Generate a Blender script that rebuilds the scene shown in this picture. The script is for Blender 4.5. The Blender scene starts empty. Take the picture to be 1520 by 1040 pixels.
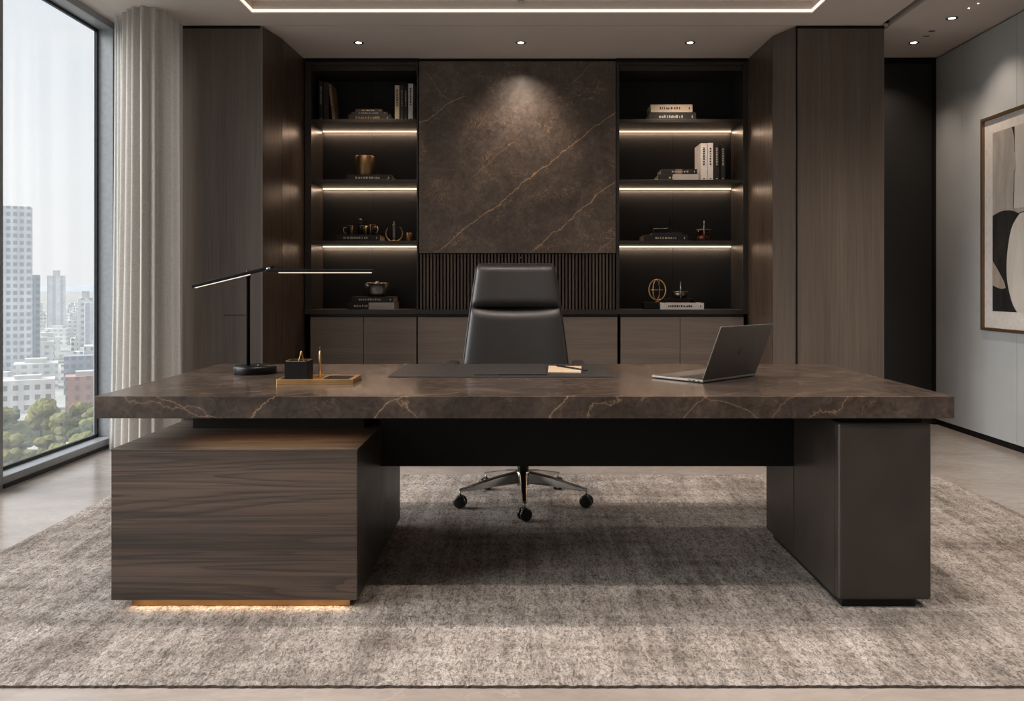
import bpy, bmesh, math, random
from mathutils import Vector, Matrix

sc = bpy.context.scene
COL = sc.collection
PI = math.pi
F = 1216.0            # focal length in pixels of the 1520 x 1040 frame
EYE = 1.153           # eye height above the rug
CX, CY = 775.0, 424.0 # vanishing point

# ------------------------------------------------------------------ camera
cam_d = bpy.data.cameras.new('camera')
cam = bpy.data.objects.new('camera', cam_d)
COL.objects.link(cam)
cam.location = (0, 0, EYE)
cam.rotation_euler = (PI / 2, 0, 0)
cam_d.sensor_width = 36.0
cam_d.lens = 36.0 * F / 1520.0
cam_d.shift_x = (760 - CX) / 1520.0
cam_d.shift_y = (CY - 520) / 1520.0
cam_d.clip_start = 0.05
cam_d.clip_end = 30000
sc.camera = cam
sc.view_settings.view_transform = 'Standard'
sc.view_settings.look = 'None'
sc.view_settings.gamma = 1.0
sc.view_settings.exposure = 0.3
sc.view_settings.use_curve_mapping = False

# ------------------------------------------------------------------ sky, sun
world = bpy.data.worlds.new('sky')
sc.world = world
world.use_nodes = True
wn, wl = world.node_tree.nodes, world.node_tree.links
wn.clear()
w_out = wn.new('ShaderNodeOutputWorld')
w_bg = wn.new('ShaderNodeBackground')
w_tc = wn.new('ShaderNodeTexCoord')
w_sep = wn.new('ShaderNodeSeparateXYZ')
w_rmp = wn.new('ShaderNodeValToRGB')
w_noi = wn.new('ShaderNodeTexNoise')
w_map = wn.new('ShaderNodeMapping')
w_mix = wn.new('ShaderNodeMixRGB')
w_rmp.color_ramp.elements[0].position = 0.0
w_rmp.color_ramp.elements[0].color = (0.84, 0.855, 0.87, 1)
w_rmp.color_ramp.elements[1].position = 0.5
w_rmp.color_ramp.elements[1].color = (0.60, 0.70, 0.80, 1)
e = w_rmp.color_ramp.elements.new(0.12)
e.color = (0.86, 0.88, 0.90, 1)
w_map.inputs['Scale'].default_value = (2.0, 2.0, 9.0)
w_noi.inputs['Scale'].default_value = 1.6
w_noi.inputs['Detail'].default_value = 5
w_mix.blend_type = 'MIX'
w_mix.inputs[2].default_value = (0.88, 0.89, 0.90, 1)
w_cr = wn.new('ShaderNodeMapRange')
w_cr.inputs[1].default_value = 0.45
w_cr.inputs[2].default_value = 0.75
w_cr.inputs[4].default_value = 0.7
wl.new(w_tc.outputs['Generated'], w_sep.inputs[0])
wl.new(w_sep.outputs['Z'], w_rmp.inputs[0])
wl.new(w_tc.outputs['Generated'], w_map.inputs[0])
wl.new(w_map.outputs[0], w_noi.inputs['Vector'])
wl.new(w_noi.outputs[0], w_cr.inputs[0])
wl.new(w_cr.outputs[0], w_mix.inputs[0])
wl.new(w_rmp.outputs[0], w_mix.inputs[1])
wl.new(w_mix.outputs[0], w_bg.inputs['Color'])
w_bg.inputs['Strength'].default_value = 0.92
wl.new(w_bg.outputs[0], w_out.inputs[0])

sun_d = bpy.data.lights.new('hazy_sun', 'SUN')
sun_d.energy = 6.0
sun_d.angle = math.radians(60)
sun_d.color = (1.0, 0.99, 0.97)
sun = bpy.data.objects.new('hazy_sun', sun_d)
COL.objects.link(sun)
sun.rotation_euler = Vector((1.0, 0.25, -0.60)).to_track_quat('-Z', 'Y').to_euler()

# daylight portals: they only guide sampling of the sky through the window wall
for py_ in (-0.6, 3.8):
    pd = bpy.data.lights.new('window_portal', 'AREA')
    pd.shape = 'RECTANGLE'
    pd.size = 3.0
    pd.size_y = 4.4
    pd.cycles.is_portal = True
    po = bpy.data.objects.new('window_portal', pd)
    COL.objects.link(po)
    po.location = (-3.2, py_, 1.55)
    po.rotation_euler = Vector((1, 0, 0)).to_track_quat('-Z', 'Y').to_euler()

WARM = (1.0, 0.70, 0.43)
WARM2 = (1.0, 0.80, 0.60)
LED_SHELF = 1.7
LED_COVE = 1.25
LED_DESK = 4.0
SPOT_ROOM = 90.0
SPOT_WALL = 16.0
SPOT_DESK = 75.0
SPOT_FRONT = 22.0
SHELF_W = 2.2

# ------------------------------------------------------------------ helpers
def srgb(r, g, b):
    def f(c):
        c /= 255.0
        return c / 12.92 if c <= 0.04045 else ((c + 0.055) / 1.055) ** 2.4
    return (f(r), f(g), f(b), 1.0)


def P(px, py, Y):
    """point at depth Y whose picture lies at pixel (px, py)"""
    return Vector(((px - CX) * Y / F, Y, EYE - (py - CY) * Y / F))


def XP(px, Y):
    return (px - CX) * Y / F


def ZP(py, Y):
    return EYE - (py - CY) * Y / F


class MB:
    def __init__(self):
        self.v, self.f, self.m, self.s = [], [], [], []

    def face(self, idx, mi=0, smooth=False):
        self.f.append(tuple(idx)); self.m.append(mi); self.s.append(smooth)

    def add(self, vs, fs, mi=0, smooth=False):
        b = len(self.v)
        self.v += [Vector(p) for p in vs]
        for q in fs:
            self.face([b + i for i in q], mi, smooth)
        return self

    def box(self, x0, x1, y0, y1, z0, z1, mi=0):
        vs = [(x0, y0, z0), (x1, y0, z0), (x1, y1, z0), (x0, y1, z0),
              (x0, y0, z1), (x1, y0, z1), (x1, y1, z1), (x0, y1, z1)]
        fs = [(0, 3, 2, 1), (4, 5, 6, 7), (0, 1, 5, 4), (1, 2, 6, 5), (2, 3, 7, 6), (3, 0, 4, 7)]
        return self.add(vs, fs, mi)

    def obox(self, c, ax, ay, az, mi=0):
        """oriented box: centre and three half-axis vectors"""
        c, ax, ay, az = Vector(c), Vector(ax), Vector(ay), Vector(az)
        vs = [c + sx * ax + sy * ay + sz * az for sz in (-1, 1) for sx, sy in ((-1, -1), (1, -1), (1, 1), (-1, 1))]
        fs = [(0, 3, 2, 1), (4, 5, 6, 7), (0, 1, 5, 4), (1, 2, 6, 5), (2, 3, 7, 6), (3, 0, 4, 7)]
        return self.add(vs, fs, mi)

    def prism(self, poly, z0, z1, mi=0):
        n = len(poly)
        vs = [(x, y, z0) for x, y in poly] + [(x, y, z1) for x, y in poly]
        fs = [tuple(range(n - 1, -1, -1)), tuple(range(n, 2 * n))]
        fs += [(i, (i + 1) % n, n + (i + 1) % n, n + i) for i in range(n)]
        return self.add(vs, fs, mi)

    def lathe(self, prof, c=(0, 0, 0), n=32, mi=0, axis='Z', smooth=True):
        c = Vector(c)
        b = len(self.v)
        for r, h in prof:
            for k in range(n):
                a = 2 * PI * k / n
                p = (r * math.cos(a), r * math.sin(a), h)
                if axis == 'X': p = (h, p[0], p[1])
                if axis == 'Y': p = (p[0], h, p[1])
                self.v.append(c + Vector(p))
        for i in range(len(prof) - 1):
            for k in range(n):
                k2 = (k + 1) % n
                q = (b + i * n + k, b + i * n + k2, b + (i + 1) * n + k2, b + (i + 1) * n + k)
                self.face(q if axis != 'Y' else q[::-1], mi, smooth)
        if prof[0][0] > 1e-6:
            self.face([b + k for k in range(n)][::-1], mi)
        if prof[-1][0] > 1e-6:
            self.face([b + (len(prof) - 1) * n + k for k in range(n)], mi)
        return self

    def tube(self, pts, r, n=10, mi=0, closed=False):
        pts = [Vector(p) for p in pts]
        m = len(pts)
        rs = r if isinstance(r, (list, tuple)) else [r] * m
        b = len(self.v)
        up = None
        for i, p in enumerate(pts):
            a = pts[(i - 1) % m] if (closed or i > 0) else pts[0]
            c = pts[(i + 1) % m] if (closed or i < m - 1) else pts[-1]
            t = (c - a).normalized()
            if up is None:
                up = Vector((0, 0, 1)) if abs(t.z) < 0.9 else Vector((0, 1, 0))
            u = (up - t * up.dot(t)).normalized()
            w = t.cross(u)
            up = u
            for k in range(n):
                an = 2 * PI * k / n
                self.v.append(p + (u * math.cos(an) + w * math.sin(an)) * rs[i])
        for i in range(m if closed else m - 1):
            for k in range(n):
                i2, k2 = (i + 1) % m, (k + 1) % n
                self.face((b + i * n + k, b + i2 * n + k, b + i2 * n + k2, b + i * n + k2), mi, True)
        if not closed:
            self.face([b + k for k in range(n)], mi)
            self.face([b + (m - 1) * n + k for k in range(n)][::-1], mi)
        return self

    def build(self, name, mats, parent=None, bevel=0.0, seg=2, fix=True):
        if not isinstance(mats, (list, tuple)): mats = [mats]
        off = parent_off(parent)
        me = bpy.data.meshes.new(name)
        me.from_pydata([tuple(p - off) for p in self.v], [], self.f)
        for mt in mats: me.materials.append(mt)
        for p, mi, s in zip(me.polygons, self.m, self.s):
            p.material_index = mi
            p.use_smooth = s
        if fix:
            bm = bmesh.new(); bm.from_mesh(me)
            bmesh.ops.recalc_face_normals(bm, faces=bm.faces)
            bm.to_mesh(me); bm.free()
        me.update()
        o = bpy.data.objects.new(name, me)
        COL.objects.link(o)
        if parent: o.parent = parent
        if bevel > 0:
            md = o.modifiers.new('bevel', 'BEVEL')
            md.width = bevel; md.segments = seg; md.limit_method = 'ANGLE'
            md.angle_limit = math.radians(40)
        return o


def parent_off(p):
    off = Vector((0, 0, 0))
    while p is not None:
        off += Vector(p.location)
        p = p.parent
    return off


def tag(o, label=None, cat=None, group=None, kind=None):
    if label: o['label'] = label
    if cat: o['category'] = cat
    if group: o['group'] = group
    if kind: o['kind'] = kind
    return o


def thing(name, label, cat, loc, group=None):
    o = bpy.data.objects.new(name, None)
    COL.objects.link(o)
    o.location = loc
    o.empty_display_size = 0.1
    return tag(o, label, cat, group)


def struct(name, mb, mats, parent=None, bevel=0.0, label=None):
    o = mb.build(name, mats, parent, bevel)
    if parent is None: o['kind'] = 'structure'
    if label: o['label'] = label
    return o


def copy_tree(o, parent=None):
    c = o.copy()
    COL.objects.link(c)
    if parent: c.parent = parent
    for ch in list(o.children):
        copy_tree(ch, c)
    return c


# ------------------------------------------------------------------ materials
class NT:
    def __init__(self, name):
        self.mat = bpy.data.materials.new(name)
        self.mat.use_nodes = True
        self.t = self.mat.node_tree
        self.t.nodes.clear()
        self.out = self.t.nodes.new('ShaderNodeOutputMaterial')

    def n(self, typ, **kw):
        nd = self.t.nodes.new(typ)
        for k, v in kw.items(): setattr(nd, k, v)
        return nd

    def put(self, sock, val):
        if isinstance(val, bpy.types.NodeSocket): self.t.links.new(val, sock)
        else: sock.default_value = val

    def math(self, op, a, b=0.0, c=None, clamp=False):
        nd = self.n('ShaderNodeMath', operation=op, use_clamp=clamp)
        self.put(nd.inputs[0], a); self.put(nd.inputs[1], b)
        if c is not None: self.put(nd.inputs[2], c)
        return nd.outputs[0]

    def coord(self, kind='Object'):
        return self.n('ShaderNodeTexCoord').outputs[kind]

    def mapping(self, v, scale=(1, 1, 1), rot=(0, 0, 0), loc=(0, 0, 0)):
        nd = self.n('ShaderNodeMapping')
        self.put(nd.inputs['Vector'], v)
        nd.inputs['Scale'].default_value = scale
        nd.inputs['Rotation'].default_value = rot
        nd.inputs['Location'].default_value = loc
        return nd.outputs[0]

    def noise(self, v, scale, detail=4, rough=0.5, dist=0.0):
        nd = self.n('ShaderNodeTexNoise')
        self.put(nd.inputs['Vector'], v)
        nd.inputs['Scale'].default_value = scale
        nd.inputs['Detail'].default_value = detail
        nd.inputs['Roughness'].default_value = rough
        nd.inputs['Distortion'].default_value = dist
        return nd.outputs[0]

    def ramp(self, x, *stops):
        nd = self.n('ShaderNodeValToRGB')
        self.put(nd.inputs[0], x)
        el = nd.color_ramp.elements
        while len(el) < len(stops): el.new(0.5)
        for e_, (p, c) in zip(el, stops):
            e_.position = p
            e_.color = c if isinstance(c, tuple) else (c, c, c, 1)
        return nd.outputs[0]

    def mix(self, fac, a, b, mode='MIX'):
        nd = self.n('ShaderNodeMixRGB', blend_type=mode)
        self.put(nd.inputs[0], fac); self.put(nd.inputs[1], a); self.put(nd.inputs[2], b)
        return nd.outputs[0]

    def sep(self, v):
        nd = self.n('ShaderNodeSeparateXYZ')
        self.put(nd.inputs[0], v)
        return nd.outputs

    def smooth(self, x, lo, hi, a=0.0, b=1.0):
        nd = self.n('ShaderNodeMapRange', interpolation_type='SMOOTHSTEP')
        self.put(nd.inputs[0], x)
        for i, q in enumerate((lo, hi, a, b)): self.put(nd.inputs[1 + i], q)
        return nd.outputs[0]

    def bump(self, h, strength=0.3, dist=0.01):
        nd = self.n('ShaderNodeBump')
        self.put(nd.inputs['Height'], h)
        nd.inputs['Strength'].default_value = strength
        nd.inputs['Distance'].default_value = dist
        return nd.outputs[0]

    def bsdf(self, color, rough=0.5, metal=0.0, normal=None, spec=0.5, **kw):
        nd = self.n('ShaderNodeBsdfPrincipled')
        self.put(nd.inputs['Base Color'], color)
        self.put(nd.inputs['Roughness'], rough)
        self.put(nd.inputs['Metallic'], metal)
        self.put(nd.inputs['Specular IOR Level'], spec)
        if normal is not None: self.put(nd.inputs['Normal'], normal)
        for k, v in kw.items(): self.put(nd.inputs[k.replace('_', ' ')], v)
        self.t.links.new(nd.outputs[0], self.out.inputs[0])
        return nd

    def done(self): return self.mat


def plain(name, c, rough=0.5, metal=0.0, spec=0.5, var=0.06, scale=30.0):
    """a plain painted, leather or metal surface with slight cloudy variation"""
    t = NT(name)
    co = t.coord()
    nz = t.noise(co, scale, 3)
    k = t.smooth(nz, 0.3, 0.7, 1 - var, 1 + var)
    col = t.mix(1.0, c, k, 'MULTIPLY')
    r = t.smooth(nz, 0.3, 0.7, rough * 0.92, min(1, rough * 1.08))
    t.bsdf(col, r, metal, spec=spec)
    return t.done()


def emit(name, c, s):
    t = NT(name)
    em = t.n('ShaderNodeEmission')
    em.inputs[0].default_value = (c[0], c[1], c[2], 1)
    em.inputs[1].default_value = s
    t.t.links.new(em.outputs[0], t.out.inputs[0])
    return t.done()


def wood(name, dark, mid, lite, axis='Z', rough=0.38, scale=1.0, cathedral=0.5, spec=0.5, pore=0.8):
    t = NT(name)
    co = t.coord()
    st = {'X': (0.35, 4, 9), 'Z': (9, 4, 0.35), 'Y': (4, 0.35, 9)}[axis]
    st2 = {'X': (1.4, 40, 120), 'Z': (120, 40, 1.4), 'Y': (60, 1.4, 120)}[axis]
    m = t.mapping(co, tuple(scale * q for q in st))
    fig = t.noise(m, 0.9, 2, 0.45, 0.5)
    wob = t.noise(t.mapping(co, tuple(scale * q for q in st2)), 0.25, 3, 0.6)
    rings = t.math('FRACT', t.math('MULTIPLY_ADD', fig, 32.0, t.math('MULTIPLY', wob, 0.5)))
    rings = t.math('MULTIPLY', t.smooth(rings, 0.0, 0.10), t.smooth(rings, 0.45, 1.0, 1, 0.25))
    streak = t.noise(t.mapping(co, tuple(scale * q * 0.4 for q in st)), 3.5, 6, 0.6, 0.2)
    fine = t.noise(t.mapping(co, st2), 1.6, 4, 0.65)
    base = t.ramp(streak, (0.3, dark), (0.5, mid), (0.72, lite))
    col = t.mix(t.math('MULTIPLY', t.math('SUBTRACT', 1.0, rings), cathedral), base, dark)
    k = t.smooth(fine, 0.32, 0.62, pore, 1.06)
    col = t.mix(1.0, col, k, 'MULTIPLY')
    r = t.smooth(fine, 0.3, 0.7, rough + 0.08, rough - 0.04)
    t.bsdf(col, r, 0, t.bump(fine, 0.12, 0.004), spec)
    return t.done()


def stone(name, c1, c2, c3, veins, vein_c, rough=0.3, thin=1.0, spec=0.5):
    """dark marble: clouds, a net of thin threads and single veins given as cutting planes"""
    t = NT(name)
    co = t.coord()
    warp = t.noise(co, 2.2, 5, 0.6)
    cl = t.noise(co, 3.0, 9, 0.68, 1.2)
    sp = t.noise(co, 26, 6, 0.7, 1.0)
    col = t.ramp(cl, (0.30, c1), (0.52, c2), (0.74, c3))
    col = t.mix(1.0, col, t.smooth(sp, 0.3, 0.7, 0.72, 1.3), 'MULTIPLY')
    for sc_, w, lo, hi, amt in ((5.5, 0.012, 0.55, 0.72, 0.5), (15.0, 0.020, 0.50, 0.66, 0.36)):
        nn = t.noise(t.mapping(co, (1, 1, 1), (0.4, 0.2, 0.7)), sc_, 5, 0.6, 1.5)
        d = t.math('ABSOLUTE', t.math('SUBTRACT', nn, 0.5))
        msk = t.smooth(t.noise(co, sc_ * 0.35, 2), lo, hi)
        v = t.math('MULTIPLY', t.smooth(d, 0.0, w, 1, 0), t.math('MULTIPLY', msk, amt * thin))
        col = t.mix(v, col, vein_c)
    xyz = t.sep(co)
    wob = t.noise(co, 9, 5, 0.7)
    wob2 = t.noise(co, 40, 4, 0.7)
    for (nx, ny, nz), c, w, (lo, hi), ax, amt in veins:
        d = t.math('ADD', t.math('ADD', t.math('MULTIPLY', xyz[0], nx), t.math('MULTIPLY', xyz[1], ny)),
                   t.math('MULTIPLY_ADD', xyz[2], nz, -c))
        d = t.math('ADD', d, t.math('MULTIPLY', t.math('SUBTRACT', warp, 0.5), 0.16))
        d = t.math('ADD', d, t.math('MULTIPLY', t.math('SUBTRACT', wob, 0.5), 0.04))
        d = t.math('ADD', d, t.math('MULTIPLY', t.math('SUBTRACT', wob2, 0.5), 0.006))
        d = t.math('ABSOLUTE', d)
        v = t.smooth(d, w * 0.25, w, 1, 0)
        a = xyz[ax]
        v = t.math('MULTIPLY', v, t.smooth(a, lo - 0.04, lo + 0.04))
        v = t.math('MULTIPLY', v, t.smooth(a, hi - 0.04, hi + 0.04, 1, 0))
        v = t.math('MULTIPLY', v, t.smooth(sp, 0.28, 0.5, amt * 0.35, amt))
        halo = t.math('MULTIPLY', t.smooth(d, 0.0, w * 4, 0.06, 0), t.smooth(a, lo, lo + 0.02))
        halo = t.math('MULTIPLY', halo, t.smooth(a, hi - 0.02, hi, 1, 0))
        col = t.mix(halo, col, vein_c)
        col = t.mix(v, col, vein_c)
    t.bsdf(col, t.smooth(sp, 0.3, 0.7, rough * 0.85, rough * 1.2), 0, None, spec)
    return t.done()


M = {}
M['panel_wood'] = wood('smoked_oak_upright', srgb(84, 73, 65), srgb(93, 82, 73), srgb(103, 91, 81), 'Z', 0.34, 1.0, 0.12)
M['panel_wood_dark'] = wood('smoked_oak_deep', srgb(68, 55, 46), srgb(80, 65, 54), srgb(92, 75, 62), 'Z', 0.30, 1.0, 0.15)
M['door_wood'] = wood('smoked_oak_level', srgb(100, 88, 79), srgb(114, 101, 91), srgb(126, 112, 101), 'X', 0.42, 1.0, 0.25)
M['desk_wood'] = wood('walnut_veneer', srgb(50, 41, 36), srgb(88, 73, 63), srgb(98, 82, 71), 'X', 0.45, 0.75, 0.8, 0.5, 0.62)
M['black_wood'] = plain('black_stained_wood', srgb(26, 25, 24), 0.42, 0, 0.4)
M['shelf_back'] = plain('charcoal_back_panel', srgb(36, 37, 38), 0.55, 0, 0.3)
M['shelf_wood'] = plain('dark_bronze_shelf', srgb(52, 48, 44), 0.36, 0.2, 0.5)
M['slat_wood'] = wood('slat_walnut', srgb(56, 46, 40), srgb(78, 65, 56), srgb(92, 78, 66), 'Z', 0.4, 1.0, 0.2)
M['black'] = plain('matt_black', srgb(15, 14, 13), 0.6, 0, 0.2)
M['black_metal'] = plain('black_metal', srgb(22, 22, 23), 0.32, 0.6, 0.5)
M['desk_dark'] = plain('dark_bronze_lacquer', srgb(50, 44, 39), 0.45, 0.1, 0.5, 0.16, 6.0)
M['brass'] = plain('brushed_brass', srgb(214, 172, 116), 0.34, 1.0)
M['bronze'] = plain('aged_bronze', srgb(150, 122, 88), 0.36, 1.0)
M['copper'] = plain('smoked_copper', srgb(150, 112, 78), 0.4, 0.8)
M['steel'] = plain('brushed_steel', srgb(150, 148, 146), 0.26, 1.0)
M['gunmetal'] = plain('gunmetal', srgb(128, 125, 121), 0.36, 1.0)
M['chrome'] = plain('polished_aluminium', srgb(196, 194, 190), 0.16, 1.0)
M['leather'] = plain('black_leather', srgb(30, 29, 29), 0.44, 0, 0.6, 0.05, 90)
M['pad'] = plain('charcoal_leather', srgb(36, 34, 33), 0.5, 0, 0.4, 0.05, 120)
M['plastic'] = plain('black_nylon', srgb(24, 23, 23), 0.3, 0, 0.5)
M['laptop'] = plain('space_grey_aluminium', srgb(112, 108, 104), 0.36, 0.85)
M['laptop_logo'] = plain('dim_mirror_emblem', srgb(96, 90, 86), 0.36, 0.85)
M['screen'] = plain('dark_glass', srgb(12, 12, 13), 0.08, 0, 0.5)
M['paper'] = plain('cream_paper', srgb(166, 148, 126), 0.8, 0, 0.2)
M['page'] = plain('page_edges', srgb(196, 172, 140), 0.85, 0, 0.2)
M['cream_cover'] = plain('cream_cloth', srgb(196, 178, 156), 0.7, 0, 0.3)
M['white_cover'] = plain('white_cloth', srgb(208, 202, 196), 0.65, 0, 0.3)
M['grey_cover'] = plain('pale_grey_cloth', srgb(178, 172, 166), 0.65, 0, 0.3)
M['black_cover'] = plain('black_cloth', srgb(34, 32, 31), 0.55, 0, 0.35)
M['brown_cover'] = plain('dark_brown_cloth', srgb(58, 48, 41), 0.55, 0, 0.35)
M['tan_cover'] = plain('tan_cloth', srgb(122, 98, 74), 0.6, 0, 0.35)
M['print_dark'] = plain('dark_lettering', srgb(44, 40, 38), 0.6)
M['print_light'] = plain('pale_lettering', srgb(178, 166, 150), 0.5)
M['ceiling'] = plain('warm_grey_plaster', srgb(204, 194, 187), 0.8, 0, 0.3, 0.03, 2.0)
M['wall_paint'] = plain('grey_wall_covering', srgb(170, 173, 174), 0.72, 0, 0.3, 0.04, 3.0)
M['frame_metal'] = plain('grey_window_metal', srgb(158, 161, 165), 0.42, 0.3)
M['frame_dark'] = plain('dark_window_metal', srgb(44, 45, 47), 0.4, 0.5)
M['edge_bead'] = plain('grey_edge_bead', srgb(104, 100, 96), 0.5)
M['led'] = emit('warm_led_strip', (1.0, 0.74, 0.52), LED_SHELF)
M['led_cove'] = emit('warm_cove_led', (1.0, 0.82, 0.64), LED_COVE)
M['led_desk'] = emit('amber_led_strip', WARM, LED_DESK)
M['led_lamp'] = emit('lamp_led', (1.0, 0.86, 0.70), 0.85)
M['lens'] = emit('downlight_lens', (1.0, 0.88, 0.74), 6.0)


def rug_material():
    t = NT('woven_wool_rug')
    co = t.coord()
    big = t.noise(t.mapping(co, (1.0, 0.55, 1)), 1.5, 5, 0.65, 0.8)
    streak = t.noise(t.mapping(co, (16, 1.6, 1), (0, 0, 0.12)), 1.0, 6, 0.7, 0.3)
    cross = t.noise(t.mapping(co, (1.2, 9, 1)), 1.0, 5, 0.65, 0.3)
    tuft = t.noise(t.mapping(co, (70, 30, 1), (0, 0, 0.35)), 1.0, 4, 0.7, 1.2)
    loop = t.noise(co, 58, 5, 0.7, 2.2)
    a = t.math('ADD', t.math('MULTIPLY', big, 0.75), t.math('ADD', t.math('MULTIPLY', streak, 0.75), t.math('MULTIPLY', cross, 0.5)))
    col = t.ramp(a, (0.70, srgb(100, 91, 85)), (0.92, srgb(154, 145, 138)), (1.06, srgb(180, 171, 164)), (1.25, srgb(206, 198, 191)))
    nd = col.node
    for e_, p in zip(nd.color_ramp.elements, (0.36, 0.47, 0.54, 0.66)): e_.position = p
    t.t.links.new(t.math('MULTIPLY', a, 0.5), nd.inputs[0])
    col = t.mix(1.0, col, t.smooth(tuft, 0.36, 0.56, 0.5, 1.12), 'MULTIPLY')
    col = t.mix(1.0, col, t.smooth(loop, 0.36, 0.56, 0.62, 1.1), 'MULTIPLY')
    h = t.math('ADD', tuft, t.math('MULTIPLY', loop, 0.7))
    t.bsdf(col, 0.95, 0, t.bump(h, 0.9, 0.012), 0.15)
    return t.done()


def floor_material():
    t = NT('polished_stone_floor')
    co = t.coord()
    cl = t.noise(t.mapping(co, (0.8, 2.0, 1)), 1.2, 8, 0.62, 1.0)
    fine = t.noise(t.mapping(co, (4, 9, 1)), 3.0, 5, 0.6, 1.0)
    col = t.ramp(cl, (0.3, srgb(146, 137, 130)), (0.52, srgb(160, 151, 144)), (0.75, srgb(172, 164, 157)))
    col = t.mix(1.0, col, t.smooth(fine, 0.3, 0.7, 0.94, 1.04), 'MULTIPLY')
    d = t.math('ABSOLUTE', t.math('SUBTRACT', t.noise(t.mapping(co, (1, 1.6, 1)), 0.9, 6, 0.6, 1.4), 0.5))
    col = t.mix(t.math('MULTIPLY', t.smooth(d, 0, 0.012, 1, 0), 0.25), col, srgb(190, 182, 174))
    t.bsdf(col, t.smooth(fine, 0.3, 0.7, 0.14, 0.24), 0, None, 0.5)
    return t.done()


def curtain_material(name, c, alpha=1.0, trans=0.35):
    t = NT(name)
    co = t.coord()
    w1 = t.noise(t.mapping(co, (260, 260, 40)), 1.0, 3)
    w2 = t.noise(t.mapping(co, (40, 40, 260)), 1.0, 3)
    w = t.math('MULTIPLY', t.math('ADD', w1, w2), 0.5)
    col = t.mix(1.0, c, t.smooth(w, 0.35, 0.65, 0.88, 1.06), 'MULTIPLY')
    d = t.n('ShaderNodeBsdfDiffuse'); t.put(d.inputs[0], col)
    tr = t.n('ShaderNodeBsdfTranslucent'); t.put(tr.inputs[0], col)
    t.put(d.inputs['Normal'], t.bump(w, 0.25, 0.003))
    mx = t.n('ShaderNodeMixShader'); mx.inputs[0].default_value = trans
    t.t.links.new(d.outputs[0], mx.inputs[1]); t.t.links.new(tr.outputs[0], mx.inputs[2])
    last = mx
    if alpha < 1:
        tp = t.n('ShaderNodeBsdfTransparent')
        m2 = t.n('ShaderNodeMixShader'); m2.inputs[0].default_value = alpha
        t.t.links.new(tp.outputs[0], m2.inputs[1]); t.t.links.new(mx.outputs[0], m2.inputs[2])
        last = m2
    t.t.links.new(last.outputs[0], t.out.inputs[0])
    return t.done()


def glass_material(name, tint=(1, 1, 1, 1), gloss=0.7):
    t = NT(name)
    tp = t.n('ShaderNodeBsdfTransparent'); tp.inputs[0].default_value = tint
    gl = t.n('ShaderNodeBsdfGlossy'); gl.inputs['Roughness'].default_value = 0.02
    fr = t.n('ShaderNodeFresnel')
    bf = t.n('ShaderNodeNewGeometry').outputs['Backfacing']
    t.put(fr.inputs[0], t.math('MULTIPLY_ADD', bf, 1 / 1.45 - 1.45, 1.45))   # same mirror share from either side of a face
    mx = t.n('ShaderNodeMixShader')
    t.t.links.new(t.math('MULTIPLY', fr.outputs[0], gloss), mx.inputs[0])
    t.t.links.new(tp.outputs[0], mx.inputs[1]); t.t.links.new(gl.outputs[0], mx.inputs[2])
    t.t.links.new(mx.outputs[0], t.out.inputs[0])
    return t.done()


def facade_material(name, wall, win, px, pz, fx=0.55, fz=0.5):
    """rows of windows on an outside wall, laid out in the building's own metres"""
    t = NT(name)
    co = t.coord()
    xyz = t.sep(co)
    h = t.math('ADD', xyz[0], xyz[1])
    u = t.math('FRACT', t.math('DIVIDE', h, px))
    v = t.math('FRACT', t.math('DIVIDE', xyz[2], pz))
    iu = t.math('LESS_THAN', t.math('ABSOLUTE', t.math('SUBTRACT', u, 0.5)), fx / 2)
    iv = t.math('LESS_THAN', t.math('ABSOLUTE', t.math('SUBTRACT', v, 0.5)), fz / 2)
    nz = t.sep(t.n('ShaderNodeNewGeometry').outputs['Normal'])[2]
    side = t.math('LESS_THAN', t.math('ABSOLUTE', nz), 0.5)
    k = t.math('MULTIPLY', t.math('MULTIPLY', iu, iv), side)
    cl = t.noise(co, 0.15, 3)
    w = t.mix(1.0, wall, t.smooth(cl, 0.3, 0.7, 0.88, 1.08), 'MULTIPLY')
    t.bsdf(t.mix(k, w, win), t.math('MULTIPLY_ADD', k, -0.3, 0.8), 0, None, 0.3)
    return t.done()


def leaf_material(name, c1, c2):
    t = NT(name)
    co = t.coord()
    nz = t.noise(co, 1.1, 6, 0.75)
    t.bsdf(t.ramp(nz, (0.35, c1), (0.62, c2)), 0.9, 0, t.bump(nz, 0.6, 0.5), 0.1)
    return t.done()


M['rug'] = rug_material()
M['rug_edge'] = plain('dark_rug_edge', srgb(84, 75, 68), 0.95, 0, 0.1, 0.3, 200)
M['floor'] = floor_material()
M['curtain'] = curtain_material('linen_curtain', srgb(206, 201, 195))
M['sheer'] = curtain_material('sheer_voile', srgb(226, 224, 220), 0.55, 0.5)
M['glass'] = glass_material('window_glass')
M['amber_glass'] = glass_material('smoked_amber_glass', (0.80, 0.58, 0.38, 1), 1.0)

# veins of the tall slab, as planes cutting it: n.p = c in the slab's own metres
SY = 6.90
SX0, SX1 = XP(621, SY), XP(915, SY)
SZ0, SZ1 = ZP(375.5, SY), ZP(91, SY)


def line_plane(a, b, base):
    """plane through two picture points on the slab front, in the slab's local metres"""
    p, q = P(a[0], a[1], SY) - base, P(b[0], b[1], SY) - base
    d = (q - p).normalized()
    n = Vector((-d.z, 0, d.x))
    return (n.x, 0.0, n.z), n.dot(p), min(p.x, q.x), max(p.x, q.x)


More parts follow.
